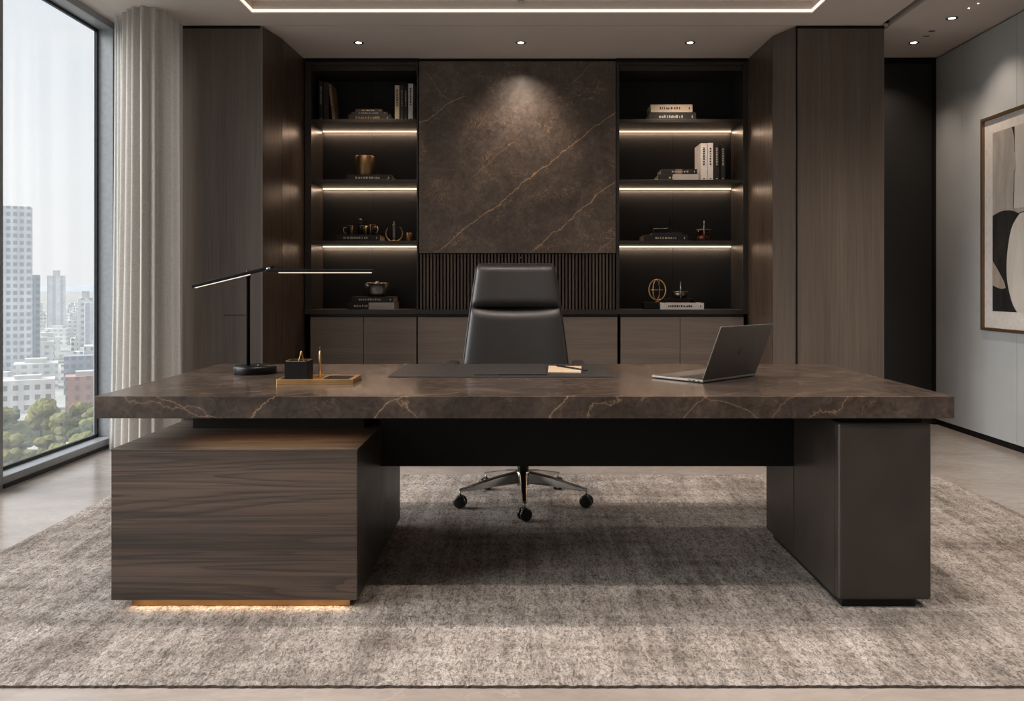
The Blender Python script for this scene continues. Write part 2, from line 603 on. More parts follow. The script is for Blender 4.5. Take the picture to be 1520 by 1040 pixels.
slab_base = Vector(((SX0 + SX1) / 2, SY, SZ0))
slab_veins = []
for a, b, w, amt in (((650, 374), (916, 162), 0.0045, 0.95), ((790, 374), (916, 268), 0.0042, 0.9),
                     ((619, 184), (690, 143), 0.0040, 0.95), ((632, 108), (664, 152), 0.0028, 0.5),
                     ((846, 126), (880, 92), 0.0028, 0.5), ((880, 374), (916, 346), 0.0028, 0.5),
                     ((700, 262), (768, 205), 0.0021, 0.4)):
    n_, c_, lo, hi = line_plane(a, b, slab_base)
    slab_veins.append((n_, c_, w, (lo, hi), 0, amt))
VEIN = srgb(178, 144, 112)
M['slab'] = stone('brown_marble_slab', srgb(66, 57, 51), srgb(86, 75, 67), srgb(106, 93, 83), slab_veins, VEIN, 0.42, 1.7)

# ------------------------------------------------------------------ room shell
FZ = -0.012           # the stone floor lies a rug's thickness below zero
CZ = 3.07             # ceiling
YB = 6.90             # front plane of the wall unit
struct('floor', MB().box(-3.125, 3.6, -2.6, 7.6, FZ - 0.2, FZ), M['floor'])

mb = MB()
T = 0.14
hx0, hx1, hy0, hy1 = -1.90, 2.04, 0.9, 5.76
mb.box(-3.125, hx0, -2.6, 6.035, CZ, CZ + T)
mb.box(hx1, 2.64, -2.6, 6.035, CZ, CZ + T)
mb.box(hx0, hx1, -2.6, hy0, CZ, CZ + T)
mb.box(hx0, hx1, hy1, 6.035, CZ, CZ + T)
mb.box(hx0 - 0.1, hx1 + 0.1, hy0 - 0.1, hy1 + 0.1, CZ + 0.085, CZ + T + 0.02)
mb.box(-3.125, 2.70, 6.05, 7.6, CZ, CZ + T)
mb.box(2.715, 3.6, -2.6, 7.6, CZ, CZ + T)
ceil = struct('ceiling', mb, M['ceiling'])
g = MB().box(2.63, 2.73, -2.6, 6.04, CZ + 0.06, CZ + T)
g.box(-3.125, 2.70, 6.03, 6.06, CZ + 0.02, CZ + T)
g.build('shadow_gap', M['black'], ceil)
t_ = 0.010
g = MB()
g.box(hx0, hx1, hy1 - t_, hy1, CZ + 0.008, CZ + 0.024)
g.box(hx0, hx1, hy0, hy0 + t_, CZ + 0.008, CZ + 0.024)
g.box(hx0, hx0 + t_, hy0, hy1, CZ + 0.008, CZ + 0.024)
g.box(hx1 - t_, hx1, hy0, hy1, CZ + 0.008, CZ + 0.024)
g.build('cove_light_strip', M['led_cove'], ceil)

# right wall: pale panels with thin upright joints
mb = MB()
ys = [7.6, 6.48, 5.76, 5.04, 4.32, 3.60, 2.88, 2.16, 1.44, 0.72, 0.0, -0.72, -1.44, -2.6]
for a, b in zip(ys[:-1], ys[1:]):
    mb.box(3.48, 3.56, b + 0.002, a - 0.002, 0.035, CZ - 0.012)
wr = struct('wall_right', mb, M['wall_paint'])
MB().box(3.50, 3.6, -2.6, 7.6, FZ, CZ).build('joint_backing', M['frame_dark'], wr)
struct('baseboard_right', MB().box(3.488, 3.50, -2.6, 6.9, FZ, 0.035), M['black'])
struct('wall_front', MB().box(-3.125, 3.6, -2.75, -2.6, FZ, CZ), M['wall_paint'])
struct('wall_back', MB().box(-3.125, 3.6, 7.45, 7.6, FZ, CZ), M['black_wood'])

# dark recess behind the right column
d1 = struct('door_1', MB().box(2.68, 3.47, 6.90, 6.95, FZ, CZ - 0.045), M['black_wood'], label='near-black door panel in the recess beside the grey wall')
mb = MB().box(2.68, 3.48, 6.885, 6.95, CZ - 0.04, CZ)
mb.box(3.455, 3.48, 6.885, 6.95, FZ, CZ - 0.04)
mb.build('door_frame', M['black'], d1)

# window wall on the left
posts = [(5.97, 6.20), (4.556, 4.706), (3.14, 3.29), (1.73, 1.88), (0.32, 0.47), (-1.09, -0.94), (-2.6, -2.45)]
GX, IX = -3.10, -2.98
for i in range(6):
    y1, y0 = posts[i][0], posts[i + 1][1]
    mb = MB()
    mb.box(-3.125, IX, y0, y1, FZ, 0.055)
    mb.box(-3.125, IX, y0, y1, CZ - 0.05, CZ)
    mb.box(-3.125, IX, y1, posts[i][1], FZ, CZ)
    if i == 5: mb.box(-3.125, IX, posts[6][0], y0, FZ, CZ)
    w = struct('window_%d' % (i + 1), mb, M['frame_metal'], bevel=0.004)
    gb = MB()
    for (a, b, c, d) in ((y0, y1, 0.055, 0.075), (y0, y1, CZ - 0.07, CZ - 0.05), (y0, y0 + 0.018, 0.055, CZ - 0.05), (y1 - 0.018, y1, 0.055, CZ - 0.05)):
        gb.box(GX - 0.008, GX + 0.012, a, b, c, d)
    gb.box(IX - 0.004, IX + 0.006, y0, y1, FZ, 0.012)
    gb.build('gasket', M['frame_dark'], w)
    MB().box(GX - 0.004, GX + 0.004, y0, y1, 0.06, CZ - 0.06).build('pane', M['glass'], w)
struct('wall_left', MB().box(-3.125, -3.0, 6.20, 7.6, FZ, CZ), M['black_wood'])

# ------------------------------------------------------------------ wood columns
def column(name, label, front, inner, sign, loc):
    r = thing(name, label, 'wall panel', loc)
    return r


lc = thing('oak_wall_column', 'dark smoked oak column panelling beside the curtain, between window and shelves', 'wall panel', (-2.45, 6.5, FZ))
MB().prism([(-2.995, 6.04), (-1.925, 6.04), (-1.925, 6.06), (-2.0, 6.4), (-2.995, 6.4)], FZ, CZ - 0.004).build('front_panel', M['panel_wood'], lc, 0.002)
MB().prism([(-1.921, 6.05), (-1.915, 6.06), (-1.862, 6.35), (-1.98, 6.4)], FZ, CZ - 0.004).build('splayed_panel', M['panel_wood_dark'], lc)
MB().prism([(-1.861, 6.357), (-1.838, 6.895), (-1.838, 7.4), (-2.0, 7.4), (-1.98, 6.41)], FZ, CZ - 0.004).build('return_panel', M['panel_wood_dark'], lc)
MB().box(-1.924, -1.914, 6.036, 6.05, FZ, CZ - 0.004).build('edge_trim', M['edge_bead'], lc)
mb = MB().box(-2.995, -1.93, 6.034, 6.05, CZ - 0.022, CZ - 0.002)
mb.box(XP(332, 6.04), XP(366, 6.04), 6.0385, 6.05, ZP(467.5, 6.04) - 0.0025, ZP(467.5, 6.04) + 0.0025)
mb.build('dark_reveal', M['black'], lc)

rc = thing('oak_wall_column', 'smoked oak column panelling beside the near-black recess, right of the shelves', 'wall panel', (2.3, 6.5, FZ))
MB().box(2.030, 2.67, 6.04, 6.1, FZ, CZ - 0.004).build('front_panel', M['panel_wood'], rc, 0.002)
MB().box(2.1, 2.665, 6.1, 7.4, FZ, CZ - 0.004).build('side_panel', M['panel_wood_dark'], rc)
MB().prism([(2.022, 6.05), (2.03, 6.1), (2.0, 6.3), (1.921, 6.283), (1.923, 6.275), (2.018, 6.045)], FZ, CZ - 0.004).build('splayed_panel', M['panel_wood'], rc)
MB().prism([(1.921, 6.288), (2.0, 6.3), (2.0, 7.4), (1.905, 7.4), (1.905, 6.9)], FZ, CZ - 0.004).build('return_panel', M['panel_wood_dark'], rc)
MB().box(2.019, 2.029, 6.036, 6.06, FZ, CZ - 0.004).build('edge_trim', M['black_metal'], rc)
MB().box(2.02, 2.67, 6.034, 6.05, CZ - 0.022, CZ - 0.002).build('dark_reveal', M['black'], rc)

# ------------------------------------------------------------------ shelf wall
BB = 7.30             # back of the bays
SH = [(ZP(176.5, YB), ZP(181.5, YB)), (ZP(266.5, YB), ZP(271.5, YB)), (ZP(357, YB), ZP(362, YB))]
CT = ZP(459.5, YB)    # worktop top
CTB = ZP(466, YB)


def strip_lamp(parent, loc, length, width, power, color=(1.0, 0.67, 0.45)):
    """the light an LED strip gives downwards"""
    ld = bpy.data.lights.new('strip_glow', 'AREA')
    ld.shape = 'RECTANGLE'
    ld.size, ld.size_y = length, width
    ld.energy, ld.color = power, color
    lo = bpy.data.objects.new('strip_glow', ld)
    COL.objects.link(lo)
    lo.parent = parent
    lo.location = Vector(loc) - parent_off(parent)
    return lo


def bay(label, x0, x1, o0, o1):
    """frame from x0..x1 with an opening o0..o1, three lit shelves"""
    r = thing('shelf_unit', label, 'shelves', ((x0 + x1) / 2, YB + 0.2, CT))
    mb = MB()
    mb.box(x0, o0, YB, BB + 0.02, CT, CZ - 0.03)
    mb.box(o1, x1, YB, BB + 0.02, CT, CZ - 0.03)
    mb.box(o0, o1, YB, BB, CZ - 0.055, CZ - 0.03)
    mb.box(o0, o1, YB + 0.02, BB, CZ - 0.10, CZ - 0.055)
    mb.build('frame', M['shelf_wood'], r, 0.0015)
    mb = MB()
    mid = (o0 + o1) / 2
    mb.box(o0, mid - 0.001, BB, BB + 0.02, CT, CZ - 0.06)
    mb.box(mid + 0.001, o1, BB, BB + 0.02, CT, CZ - 0.06)
    mb.build('back_panel', M['shelf_back'], r)
    for zt, zb in SH:
        s = MB().box(o0 + 0.001, o1 - 0.001, YB + 0.004, BB - 0.001, zb, zt).build('shelf', M['shelf_wood'], r, 0.0015)
        MB().box(o0 + 0.004, o1 - 0.004, BB - 0.022, BB - 0.010, zb - 0.011, zb - 0.001).build('light_strip', M['led'], s)
        strip_lamp(s, ((o0 + o1) / 2, BB - 0.016, zb - 0.013), o1 - o0 - 0.02, 0.010, SHELF_W)
    return r


LX0, LO0, LO1, LX1 = XP(452.5, YB), XP(462, YB), XP(618.5, YB), XP(621, YB)
RX0, RO0, RO1, RX1 = XP(915, YB), XP(919.5, YB), XP(1103, YB), XP(1111, YB)
bay('tall dark shelf unit with lit shelves between marble slab and window-side column', LX0, LX1, LO0, LO1)
bay('tall dark shelf unit with lit shelves between marble slab and the column by the recess', RX0, RX1, RO0, RO1)

mb = MB()
mb.box(SX0 + 0.006, SX1 - 0.006, YB, YB + 0.06, SZ0, SZ1)
tag(mb.build('marble_wall_panel', M['slab'], None, 0.002), 'big brown marble slab with pale diagonal veins above the slatted panel', 'wall panel')
o = bpy.data.objects['marble_wall_panel']
o.location = slab_base
for v in o.data.vertices: v.co -= slab_base
mb = MB().box(SX0, SX1, YB + 0.01, YB + 0.08, SZ1, CZ - 0.002)
mb.box(LX0, SX0, YB - 0.004, YB + 0.1, CZ - 0.03, CZ - 0.002)
mb.box(SX1, RX1, YB - 0.004, YB + 0.1, CZ - 0.03, CZ - 0.002)
struct('trim_1', mb, M['black'])

fr = thing('slatted_panel', 'low panel of dark upright wooden slats below the marble slab', 'wall panel', ((SX0 + SX1) / 2, YB, CT))
MB().box(SX0 + 0.003, SX1 - 0.003, YB + 0.05, YB + 0.07, CT, SZ0 - 0.002).build('backing', M['black'], fr)
mb = MB()
ns = 58
pitch = (SX1 - SX0 - 0.012) / ns
for k in range(ns):
    xa = SX0 + 0.006 + k * pitch
    mb.box(xa + pitch * 0.22, xa + pitch * 0.78, YB + 0.012, YB + 0.052, CT, SZ0 - 0.008)
mb.build('slats', M['slat_wood'], fr)
MB().lathe([(0.0, -0.004), (0.006, -0.002), (0.006, 0.008)], (XP(773, YB), YB + 0.006, ZP(382, YB)), 12, 0, 'Y').build('brass_stud', M['brass'], fr)

mb = MB().box(LX0 + 0.001, RX1 - 0.001, YB - 0.02, BB, CTB, CT)
tag(mb.build('credenza_worktop', M['shelf_wood'], None, 0.002), 'long thin dark worktop running under shelves and slatted panel', 'worktop')

DT, DB = ZP(470.5, YB), 0.08


def base_cabinet(label, x0, x1, split, grp='base cabinets under the worktop'):
    r = thing('base_cabinet', label, 'cabinet', ((x0 + x1) / 2, YB + 0.2, FZ), grp)
    MB().box(x0 + 0.001, x1 - 0.001, YB + 0.004, BB, DB, CTB - 0.001).build('carcass', M['black_wood'], r)
    MB().box(x0 + 0.001, x1 - 0.001, YB + 0.05, BB, FZ, DB).build('plinth', M['black'], r)
    for a, b in ((x0 + 0.004, split), (split, x1 - 0.004)):
        MB().box(a + 0.002, b - 0.002, YB - 0.018, YB + 0.003, DB, DT).build('door', M['door_wood'], r, 0.0015)


base_cabinet('oak base cabinet with two doors under the shelf unit nearest the window', LX0 + 0.045, XP(619.5, YB), XP(540, YB))
base_cabinet('wide oak base cabinet behind the leather chair, under the slats', XP(619.5, YB), XP(917, YB), XP(768, YB))
base_cabinet('oak base cabinet with two doors behind the laptop, under the shelves', XP(920, YB), XP(1104, YB), XP(1009, YB))

# ------------------------------------------------------------------ downlights
def downlight_proto():
    r = thing('downlight', 'x', 'downlight', (0, 0, CZ), 'recessed downlights')
    MB().lathe([(0.024, -0.001), (0.036, -0.004), (0.040, -0.004), (0.041, -0.0005)], (0, 0, CZ), 24).build('trim_ring', M['steel'], r)
    MB().lathe([(0.0, -0.0015), (0.024, -0.0015)], (0, 0, CZ), 24).build('lens', M['lens'], r)
    return r


dl = downlight_proto()
del_first = [True]


def downlight(x, y, label, power, cone=80, blend=0.6, aim=None, color=(1.0, 0.81, 0.66), size=0.02):
    r = dl if del_first[0] else copy_tree(dl)
    del_first[0] = False
    r.location = (x, y, CZ)
    r['label'] = label
    ld = bpy.data.lights.new('downlight_beam', 'SPOT')
    ld.energy = power
    ld.color = color
    ld.spot_size = math.radians(cone)
    ld.spot_blend = blend
    ld.shadow_soft_size = size
    lo = bpy.data.objects.new('downlight_beam', ld)
    COL.objects.link(lo)
    lo.parent = r
    lo.location = (0, 0, -0.03)
    d = Vector(aim) if aim else Vector((0, 0, -1))
    lo.rotation_euler = d.to_track_quat('-Z', 'Y').to_euler()
    return r


downlight(-1.29, 6.46, 'round recessed downlight in front of the window-side shelves', 20, 84, 1.0, (0, 0.42, -1))
downlight(-0.01, 6.46, 'round recessed downlight shining onto the marble slab', SPOT_WALL, 92, 1.0, (0.0, 0.62, -1.0))
downlight(1.325, 6.46, 'round recessed downlight in front of the shelves by the recess', 20, 84, 1.0, (0, 0.42, -1))
downlight(3.08, 5.87, 'round recessed downlight above the framed abstract picture', 22, 92, 1.0, (0.25, 0, -1))
downlight(3.09, 6.46, 'round recessed downlight nearest the near-black recess', 7, 100, 1.0)
for x_, yy_ in ((2.3, (2.1, 3.6, 4.8)),):  # unseen downlights added to brighten the rug and the room
    for y_ in yy_:
        downlight(x_, y_, 'added unseen downlight beside the ceiling cove over the room', SPOT_ROOM, 110, 0.9, None, (1.0, 0.90, 0.80), 0.06)
for x_ in (-0.95, 0.05, 1.05):  # unseen cove lights added to light the rug before the desk
    r = downlight(x_, 2.05, 'added unseen downlight inside the ceiling cove in front of the desk', SPOT_FRONT, 100, 0.9, None, (1.0, 0.90, 0.80), 0.06)
    r.location.z = CZ + 0.085
for x_, lab in ((-0.95, 'added unseen downlight inside the ceiling cove over the lamp end of the desk'), (0.05, 'added unseen downlight inside the ceiling cove over the middle of the desk'),
                (1.05, 'added unseen downlight inside the ceiling cove over the laptop')):
    r = downlight(x_, 3.35, lab, SPOT_DESK, 95, 0.8, None, (1.0, 0.87, 0.79), 0.05)  # added out of view to brighten the desktop
    r.location.z = CZ + 0.085

# small fittings on the ceiling
for k, (px, py, lab) in enumerate(((1438, 12, 'tiny bright ceiling pinhole lamp nearer the downlight above the picture'),
                                   (1452, 5, 'tiny ceiling pinhole lamp closest to the grey wall'))):
    s_ = (CY - py) / (CZ - EYE)
    Yq = F / s_
    o = MB().lathe([(0.005, 0.0), (0.005, -0.002), (0.0, -0.003)], (XP(px, Yq), Yq, CZ), 14).build('pinhole_lamp', M['lens'])
    tag(o, lab, 'ceiling lamp', 'pinhole lamps in the ceiling')
for k, (px, py, lab) in enumerate(((1383, 46, 'narrow dark ceiling slot just below the downlight above the picture'),
                                   (1375, 53.5, 'narrow dark ceiling slot nearest the oak column'))):
    s_ = (CY - py) / (CZ - EYE)
    Yq = F / s_
    x_ = XP(px, Yq)
    o = MB().box(x_ - 0.022, x_ + 0.022, Yq - 0.010, Yq + 0.010, CZ - 0.003, CZ + 0.002).build('ceiling_vent', M['frame_dark'])
    tag(o, lab, 'vent', 'small slots in the ceiling')
s_ = (CY - 14) / (CZ + 0.085 - EYE)
Yq = F / s_
MBs = MB().lathe([(0.022, 0.0), (0.022, -0.006), (0.008, -0.016), (0.0, -0.02)], (XP(773, Yq), Yq - 0.2, CZ + 0.085), 16)
tag(MBs.build('smoke_detector', M['steel']), 'tiny round detector inside the lit ceiling cove', 'detector')

# ------------------------------------------------------------------ curtain
def spline(pts, n):
    out = []
    m = len(pts)
    for i in range(n):
        u = i / (n - 1) * (m - 1)
        k = min(int(u), m - 2)
        f_ = u - k
        p0, p1, p2, p3 = pts[max(k - 1, 0)], pts[k], pts[k + 1], pts[min(k + 2, m - 1)]
        q = []
        for a, b, c, d in zip(p0, p1, p2, p3):
            q.append(0.5 * (2 * b + (c - a) * f_ + (2 * a - 5 * b + 4 * c - d) * f_ ** 2 + (3 * b - a - 3 * c + d) * f_ ** 3))
        out.append(q)
    return out


def curtain(name, label, plan, waves, amp, mat, zt, zb, flare, thick=0.0):
    NU, NV = waves * 14 + 1, 26
    base = spline(plan, NU)
    mb = MB()
    rnd = random.Random(5)
    ph = [rnd.uniform(-0.6, 0.6) for _ in range(waves + 2)]
    am = [rnd.uniform(0.65, 1.2) for _ in range(waves + 2)]
    for j in range(NV):
        v = j / (NV - 1)
        z = zt + (zb - zt) * v
        for i in range(NU):
            a, b = base[max(i - 1, 0)], base[min(i + 1, NU - 1)]
            tx, ty = b[0] - a[0], b[1] - a[1]
            l = math.hypot(tx, ty) or 1
            nx, ny = ty / l, -tx / l
            u = i / (NU - 1) * waves
            k = int(u)
            fr_ = u - k
            p_ = ph[k] * (1 - fr_) + ph[k + 1] * fr_
            A = am[k] * (1 - fr_) + am[k + 1] * fr_
            w_ = math.sin(2 * PI * u + p_ + 0.25 * math.sin(3 * v + k))
            w_ = math.copysign(abs(w_) ** 0.8, w_)
            d = amp * A * (0.75 + 0.35 * v) * w_
            q0 = base[i]
            sx = -flare * v * v * max(0.0, 1 - i / (NU * 0.5))
            mb.v.append(Vector((q0[0] + nx * d + sx, q0[1] + ny * d, z)))
    for j in range(NV - 1):
        for i in range(NU - 1):
            mb.face((j * NU + i, j * NU + i + 1, (j + 1) * NU + i + 1, (j + 1) * NU + i), 0, True)
    o = mb.build(name, mat, None, 0, 2, False)
    return tag(o, label, 'curtain')


curtain('curtain', 'floor-length pale grey pleated linen curtain beside the window',
        [(-2.79, 5.76), (-2.70, 5.66), (-2.60, 5.62), (-2.51, 5.68), (-2.495, 5.82), (-2.50, 6.0)], 8, 0.030, M['curtain'], CZ - 0.003, FZ + 0.004, 0.05)
curtain('sheer_curtain', 'thin see-through white voile curtain between window and linen curtain',
        [(-2.878, 5.78), (-2.88, 5.86), (-2.89, 5.95)], 4, 0.012, M['sheer'], CZ - 0.003, FZ + 0.004, 0.04)

# ------------------------------------------------------------------ rug
def rug():
    x0, x1, y0, y1 = -2.27, 2.53, 2.372, 5.02
    nx, ny = 400, 240
    rnd = random.Random(3)
    mb = MB()
    for j in range(ny + 1):
        for i in range(nx + 1):
            x = x0 + (x1 - x0) * i / nx
            y = y0 + (y1 - y0) * j / ny
            e_ = min(i, nx - i, j, ny - j)
            z = -0.001 + rnd.uniform(-0.0022, 0.0012)
            if e_ == 0:
                z -= 0.002
                y += rnd.uniform(-0.002, 0.002) if j in (0, ny) else 0
                x += rnd.uniform(-0.002, 0.002) if i in (0, nx) else 0
            mb.v.append(Vector((x, y, z)))
    w = nx + 1
    for j in range(ny):
        for i in range(nx):
            mb.face((j * w + i, j * w + i + 1, (j + 1) * w + i + 1, (j + 1) * w + i), 0, True)
    o = mb.build('rug', M['rug'], None, 0, 2, False)
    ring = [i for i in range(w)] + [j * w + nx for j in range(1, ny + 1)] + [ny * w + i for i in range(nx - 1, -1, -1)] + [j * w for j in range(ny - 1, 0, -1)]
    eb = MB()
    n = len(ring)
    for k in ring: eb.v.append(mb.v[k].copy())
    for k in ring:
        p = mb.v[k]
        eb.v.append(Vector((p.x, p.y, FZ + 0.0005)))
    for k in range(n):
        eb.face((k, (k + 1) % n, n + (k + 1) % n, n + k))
    eb.build('fringe_shadow_edge', M['rug_edge'], o, 0, 2, False)  # dark skirt: darker fringe plus the edge's shadow line, put into its colour
    tag(o, 'large mottled grey-beige woven rug under desk and chair', 'rug')


rug()

# ------------------------------------------------------------------ desk
DY0, DY1 = 2.916, 4.123
S = F / DY0           # 417 px per metre in the desk's front plane
DX0, DX1 = -1.523, 1.540
desk = thing('executive_desk', 'wide executive desk with thick brown marble top on wood and bronze pedestals', 'desk', (0, 3.5, 0))
deskveins = []


def dv(pxa, pxb, ry, w, amt, lo=None, hi=None):
    """vein crossing the desk front from (pxa, bottom) to (pxb, top) and running on over the top; ry = dy/dx on the top"""
    xa, xb = (pxa - CX) / S, (pxb - CX) / S
    d1 = Vector((xb - xa, 0, 0.08)).normalized()
    d2 = Vector((1, ry, 0)).normalized()
    n = d1.cross(d2).normalized()
    p = Vector((xb, DY0 - 3.5, 0.76))
    deskveins.append(((n.x, n.y, n.z), n.dot(p), w, (lo if lo is not None else min(xa, xb) - 0.1, hi if hi is not None else max(xa, xb) + 0.5), 0, amt))


dv(370, 405, 0.9, 0.0017, 0.58, -1.1, -0.7)
dv(560, 603, 0.6, 0.0020, 0.58, -0.6, -0.2)
dv(618, 598, 0.5, 0.0014, 0.40, -0.5, -0.3)
dv(795, 836, 0.35, 0.0022, 0.61, -0.1, 0.45)
dv(1020, 1060, 1.2, 0.0014, 0.43, 0.5, 0.85)
dv(1100, 1060, 0.5, 0.0014, 0.36, 0.55, 0.85)
dv(1135, 1175, 0.8, 0.0014, 0.36, 0.8, 1.3)
dv(1210, 1250, 0.25, 0.0014, 0.36, 1.0, 1.5)
dv(330, 240, 0.4, 0.0019, 0.43, -1.4, -0.9)
dv(900, 980, 0.08, 0.0014, 0.32, -0.2, 1.4)
dv(300, 200, -0.2, 0.0014, 0.29, -1.5, 0.2)
M['desk_stone'] = stone('brown_marble_top', srgb(48, 41, 36), srgb(68, 58, 51), srgb(94, 81, 72), deskveins, srgb(170, 138, 110), 0.20, 0.6)
MB().box(DX0, DX1, DY0, DY1, 0.681, 0.76).build('desktop', M['desk_stone'], desk, 0.003, 3)
# left pedestal
LY0, LY1 = 2.930, 3.96
lx0, lx1 = (162 - CX) / S, (529 - CX) / S
lp = MB().box(lx0, lx1, LY0, LY0 + 0.02, 0.029, 0.562).build('wood_pedestal', M['desk_wood'], desk, 0.0015)
MB().box(lx0 + 0.001, lx1, LY0 + 0.02, 3.55, 0.029, 0.562).build('side_cheek', M['desk_dark'], lp, 0.0015)
MB().box(lx0 + 0.001, lx1, 3.553, LY1, 0.029, 0.68).build('rear_cabinet', M['desk_dark'], lp, 0.0015)
MB().box(lx0 - 0.001, lx1 + 0.001, LY0 - 0.001, 3.552, 0.562, 0.569).build('pedestal_top', M['desk_wood'], lp, 0.001)
MB().box((188 - CX) / S, (516 - CX) / S, LY0 + 0.025, LY1 - 0.04, 0.0, 0.029).build('brass_plinth', M['bronze'], lp)
fl = MB().box((190 - CX) / S, (514 - CX) / S, LY0 + 0.006, LY0 + 0.018, 0.0284, 0.0290).build('floor_light_strip', M['led_desk'], lp)
strip_lamp(fl, ((352 - CX) / S, LY0 + 0.012, 0.0280), 324 / S, 0.008, 0.32, WARM)
MB().box(-1.35, lx1 - 0.06, 3.36, 3.55, 0.569, 0.681).build('neck', M['black'], lp)
ul = MB().box(-1.25, lx1 - 0.02, 3.05, 3.065, 0.676, 0.6808).build('underside_light_strip', M['led_desk'], desk)
strip_lamp(ul, ((-1.25 + lx1) / 2, 3.057, 0.6750), 0.6, 0.012, 0.45, WARM)
# modesty panel
MB().box(lx1 + 0.0, (1247 - CX) / S + 0.03, 3.42, 3.45, 0.40, 0.681).build('modesty_panel', M['black'], desk)
# right pedestal
rx0, rx1 = (1247 - CX) / S, (1386 - CX) / S
rp = MB().box(rx0, rx1, LY0, LY0 + 0.045, 0.029, 0.661).build('bronze_pedestal', M['desk_dark'], desk, 0.010, 3)
MB().box(rx0 + 0.003, rx1 - 0.003, LY0 + 0.047, 3.42, 0.029, 0.661).build('side_cheek', M['desk_dark'], rp)
MB().box(rx0 + 0.001, rx1 - 0.002, 3.423, 3.80, 0.029, 0.661).build('rear_cabinet', M['desk_dark'], rp, 0.0015)
MB().box(rx0 + 0.02, rx1 - 0.02, LY0 + 0.03, 3.78, 0.661, 0.681).build('spacer', M['black'], rp)
MB().box((1255 - CX) / S, (1365 - CX) / S, LY0 + 0.02, 3.76, 0.0, 0.029).build('plinth', M['black_metal'], rp)

# ------------------------------------------------------------------ desk lamp
TZ = 0.76
LYY = 3.68
ls = F / LYY
lamp = thing('desk_lamp', 'slim black two-armed desk lamp with round base on the marble desktop', 'lamp', (XP(379, LYY), LYY, TZ))
bx_ = XP(379, LYY)
MB().lathe([(0.0, 0.0), (0.086, 0.0), (0.092, 0.004), (0.094, 0.03), (0.090, 0.036), (0.0, 0.036)], (bx_, LYY, TZ), 48).build('base', M['black_metal'], lamp)
MB().lathe([(0.0, 0.0), (0.004, 0.0), (0.004, 0.003), (0.0, 0.003)], (bx_ + 0.02, LYY - 0.02, TZ + 0.036), 12).build('switch', M['steel'], lamp)
px_ = XP(368.5, LYY)
pt = ZP(404, LYY)
MB().lathe([(0.0, TZ + 0.034), (0.0085, TZ + 0.034), (0.0085, pt - 0.03), (0.0105, pt - 0.03), (0.0105, pt + 0.006), (0.006, pt + 0.012), (0.0, pt + 0.012)], (px_, LYY, 0), 20).build('pole', M['black_metal'], lamp)
a0, a1 = P(286, 425, LYY - 0.02), P(408, 395.5, LYY - 0.02)
dv_ = (a1 - a0)
L_ = dv_.length
dn = dv_.normalized()
up_ = Vector((-dn.z, 0, dn.x))
mid_ = (a0 + a1) / 2
arm = MB().obox(mid_, dn * L_ / 2, Vector((0, 0.014, 0)), up_ * 0.0075).build('lamp_arm', M['black_metal'], lamp, 0.003)
c_ = a0 + dn * (L_ * 0.36) - up_ * 0.0085
MB().obox(c_, dn * L_ * 0.33, Vector((0, 0.009, 0)), up_ * 0.0014).build('light_bar', M['led_lamp'], arm)
b0, b1 = P(395, 401.5, LYY - 0.05), P(554.5, 402, LYY - 0.05)
mid2 = (b0 + b1) / 2
arm2 = MB().obox(mid2, Vector(((b1.x - b0.x) / 2, 0, 0)), Vector((0, 0.014, 0)), Vector((0, 0, 0.0070))).build('lamp_arm', M['black_metal'], lamp, 0.003)
MB().obox(Vector((b0.x + (b1.x - b0.x) * 0.55, mid2.y, mid2.z - 0.0085)), Vector(((b1.x - b0.x) * 0.43, 0, 0)), Vector((0, 0.009, 0)), Vector((0, 0, 0.0016))).build('light_bar', M['led_lamp'], arm2)
MB().lathe([(0.0, -0.006), (0.008, -0.006), (0.008, 0.05), (0.0, 0.05)], (XP(402, LYY - 0.02), LYY - 0.055, ZP(399.5, LYY)), 16, 0, 'Y').build('hinge_pin', M['steel'], lamp)

# ------------------------------------------------------------------ tray set
ty0, ty1 = 3.27, 3.44
tx0, tx1 = XP(410, ty0), XP(524, ty0)
tray = thing('desk_tray', 'low brass desk tray with dark recess on the marble desktop', 'tray', ((tx0 + tx1) / 2, 3.35, TZ))
mb = MB().box(tx0, tx1, ty0, ty1, TZ, TZ + 0.006)
rim = 0.010
for a in ((tx0, tx1, ty0, ty0 + rim), (tx0, tx1, ty1 - rim, ty1), (tx0, tx0 + rim, ty0 + rim, ty1 - rim), (tx1 - rim * 2, tx1, ty0 + rim, ty1 - rim)):
    mb.box(a[0], a[1], a[2], a[3], TZ + 0.006, TZ + 0.020)
mb.box(XP(470, ty0), XP(476, ty0), ty0 + rim, ty1 - rim, TZ + 0.006, TZ + 0.018)
mb.build('frame', M['brass'], tray, 0.0015)
MB().box(XP(476, ty0), tx1 - rim * 2, ty0 + rim, ty1 - rim, TZ + 0.006, TZ + 0.0145).build('dark_inlay', M['black'], tray)

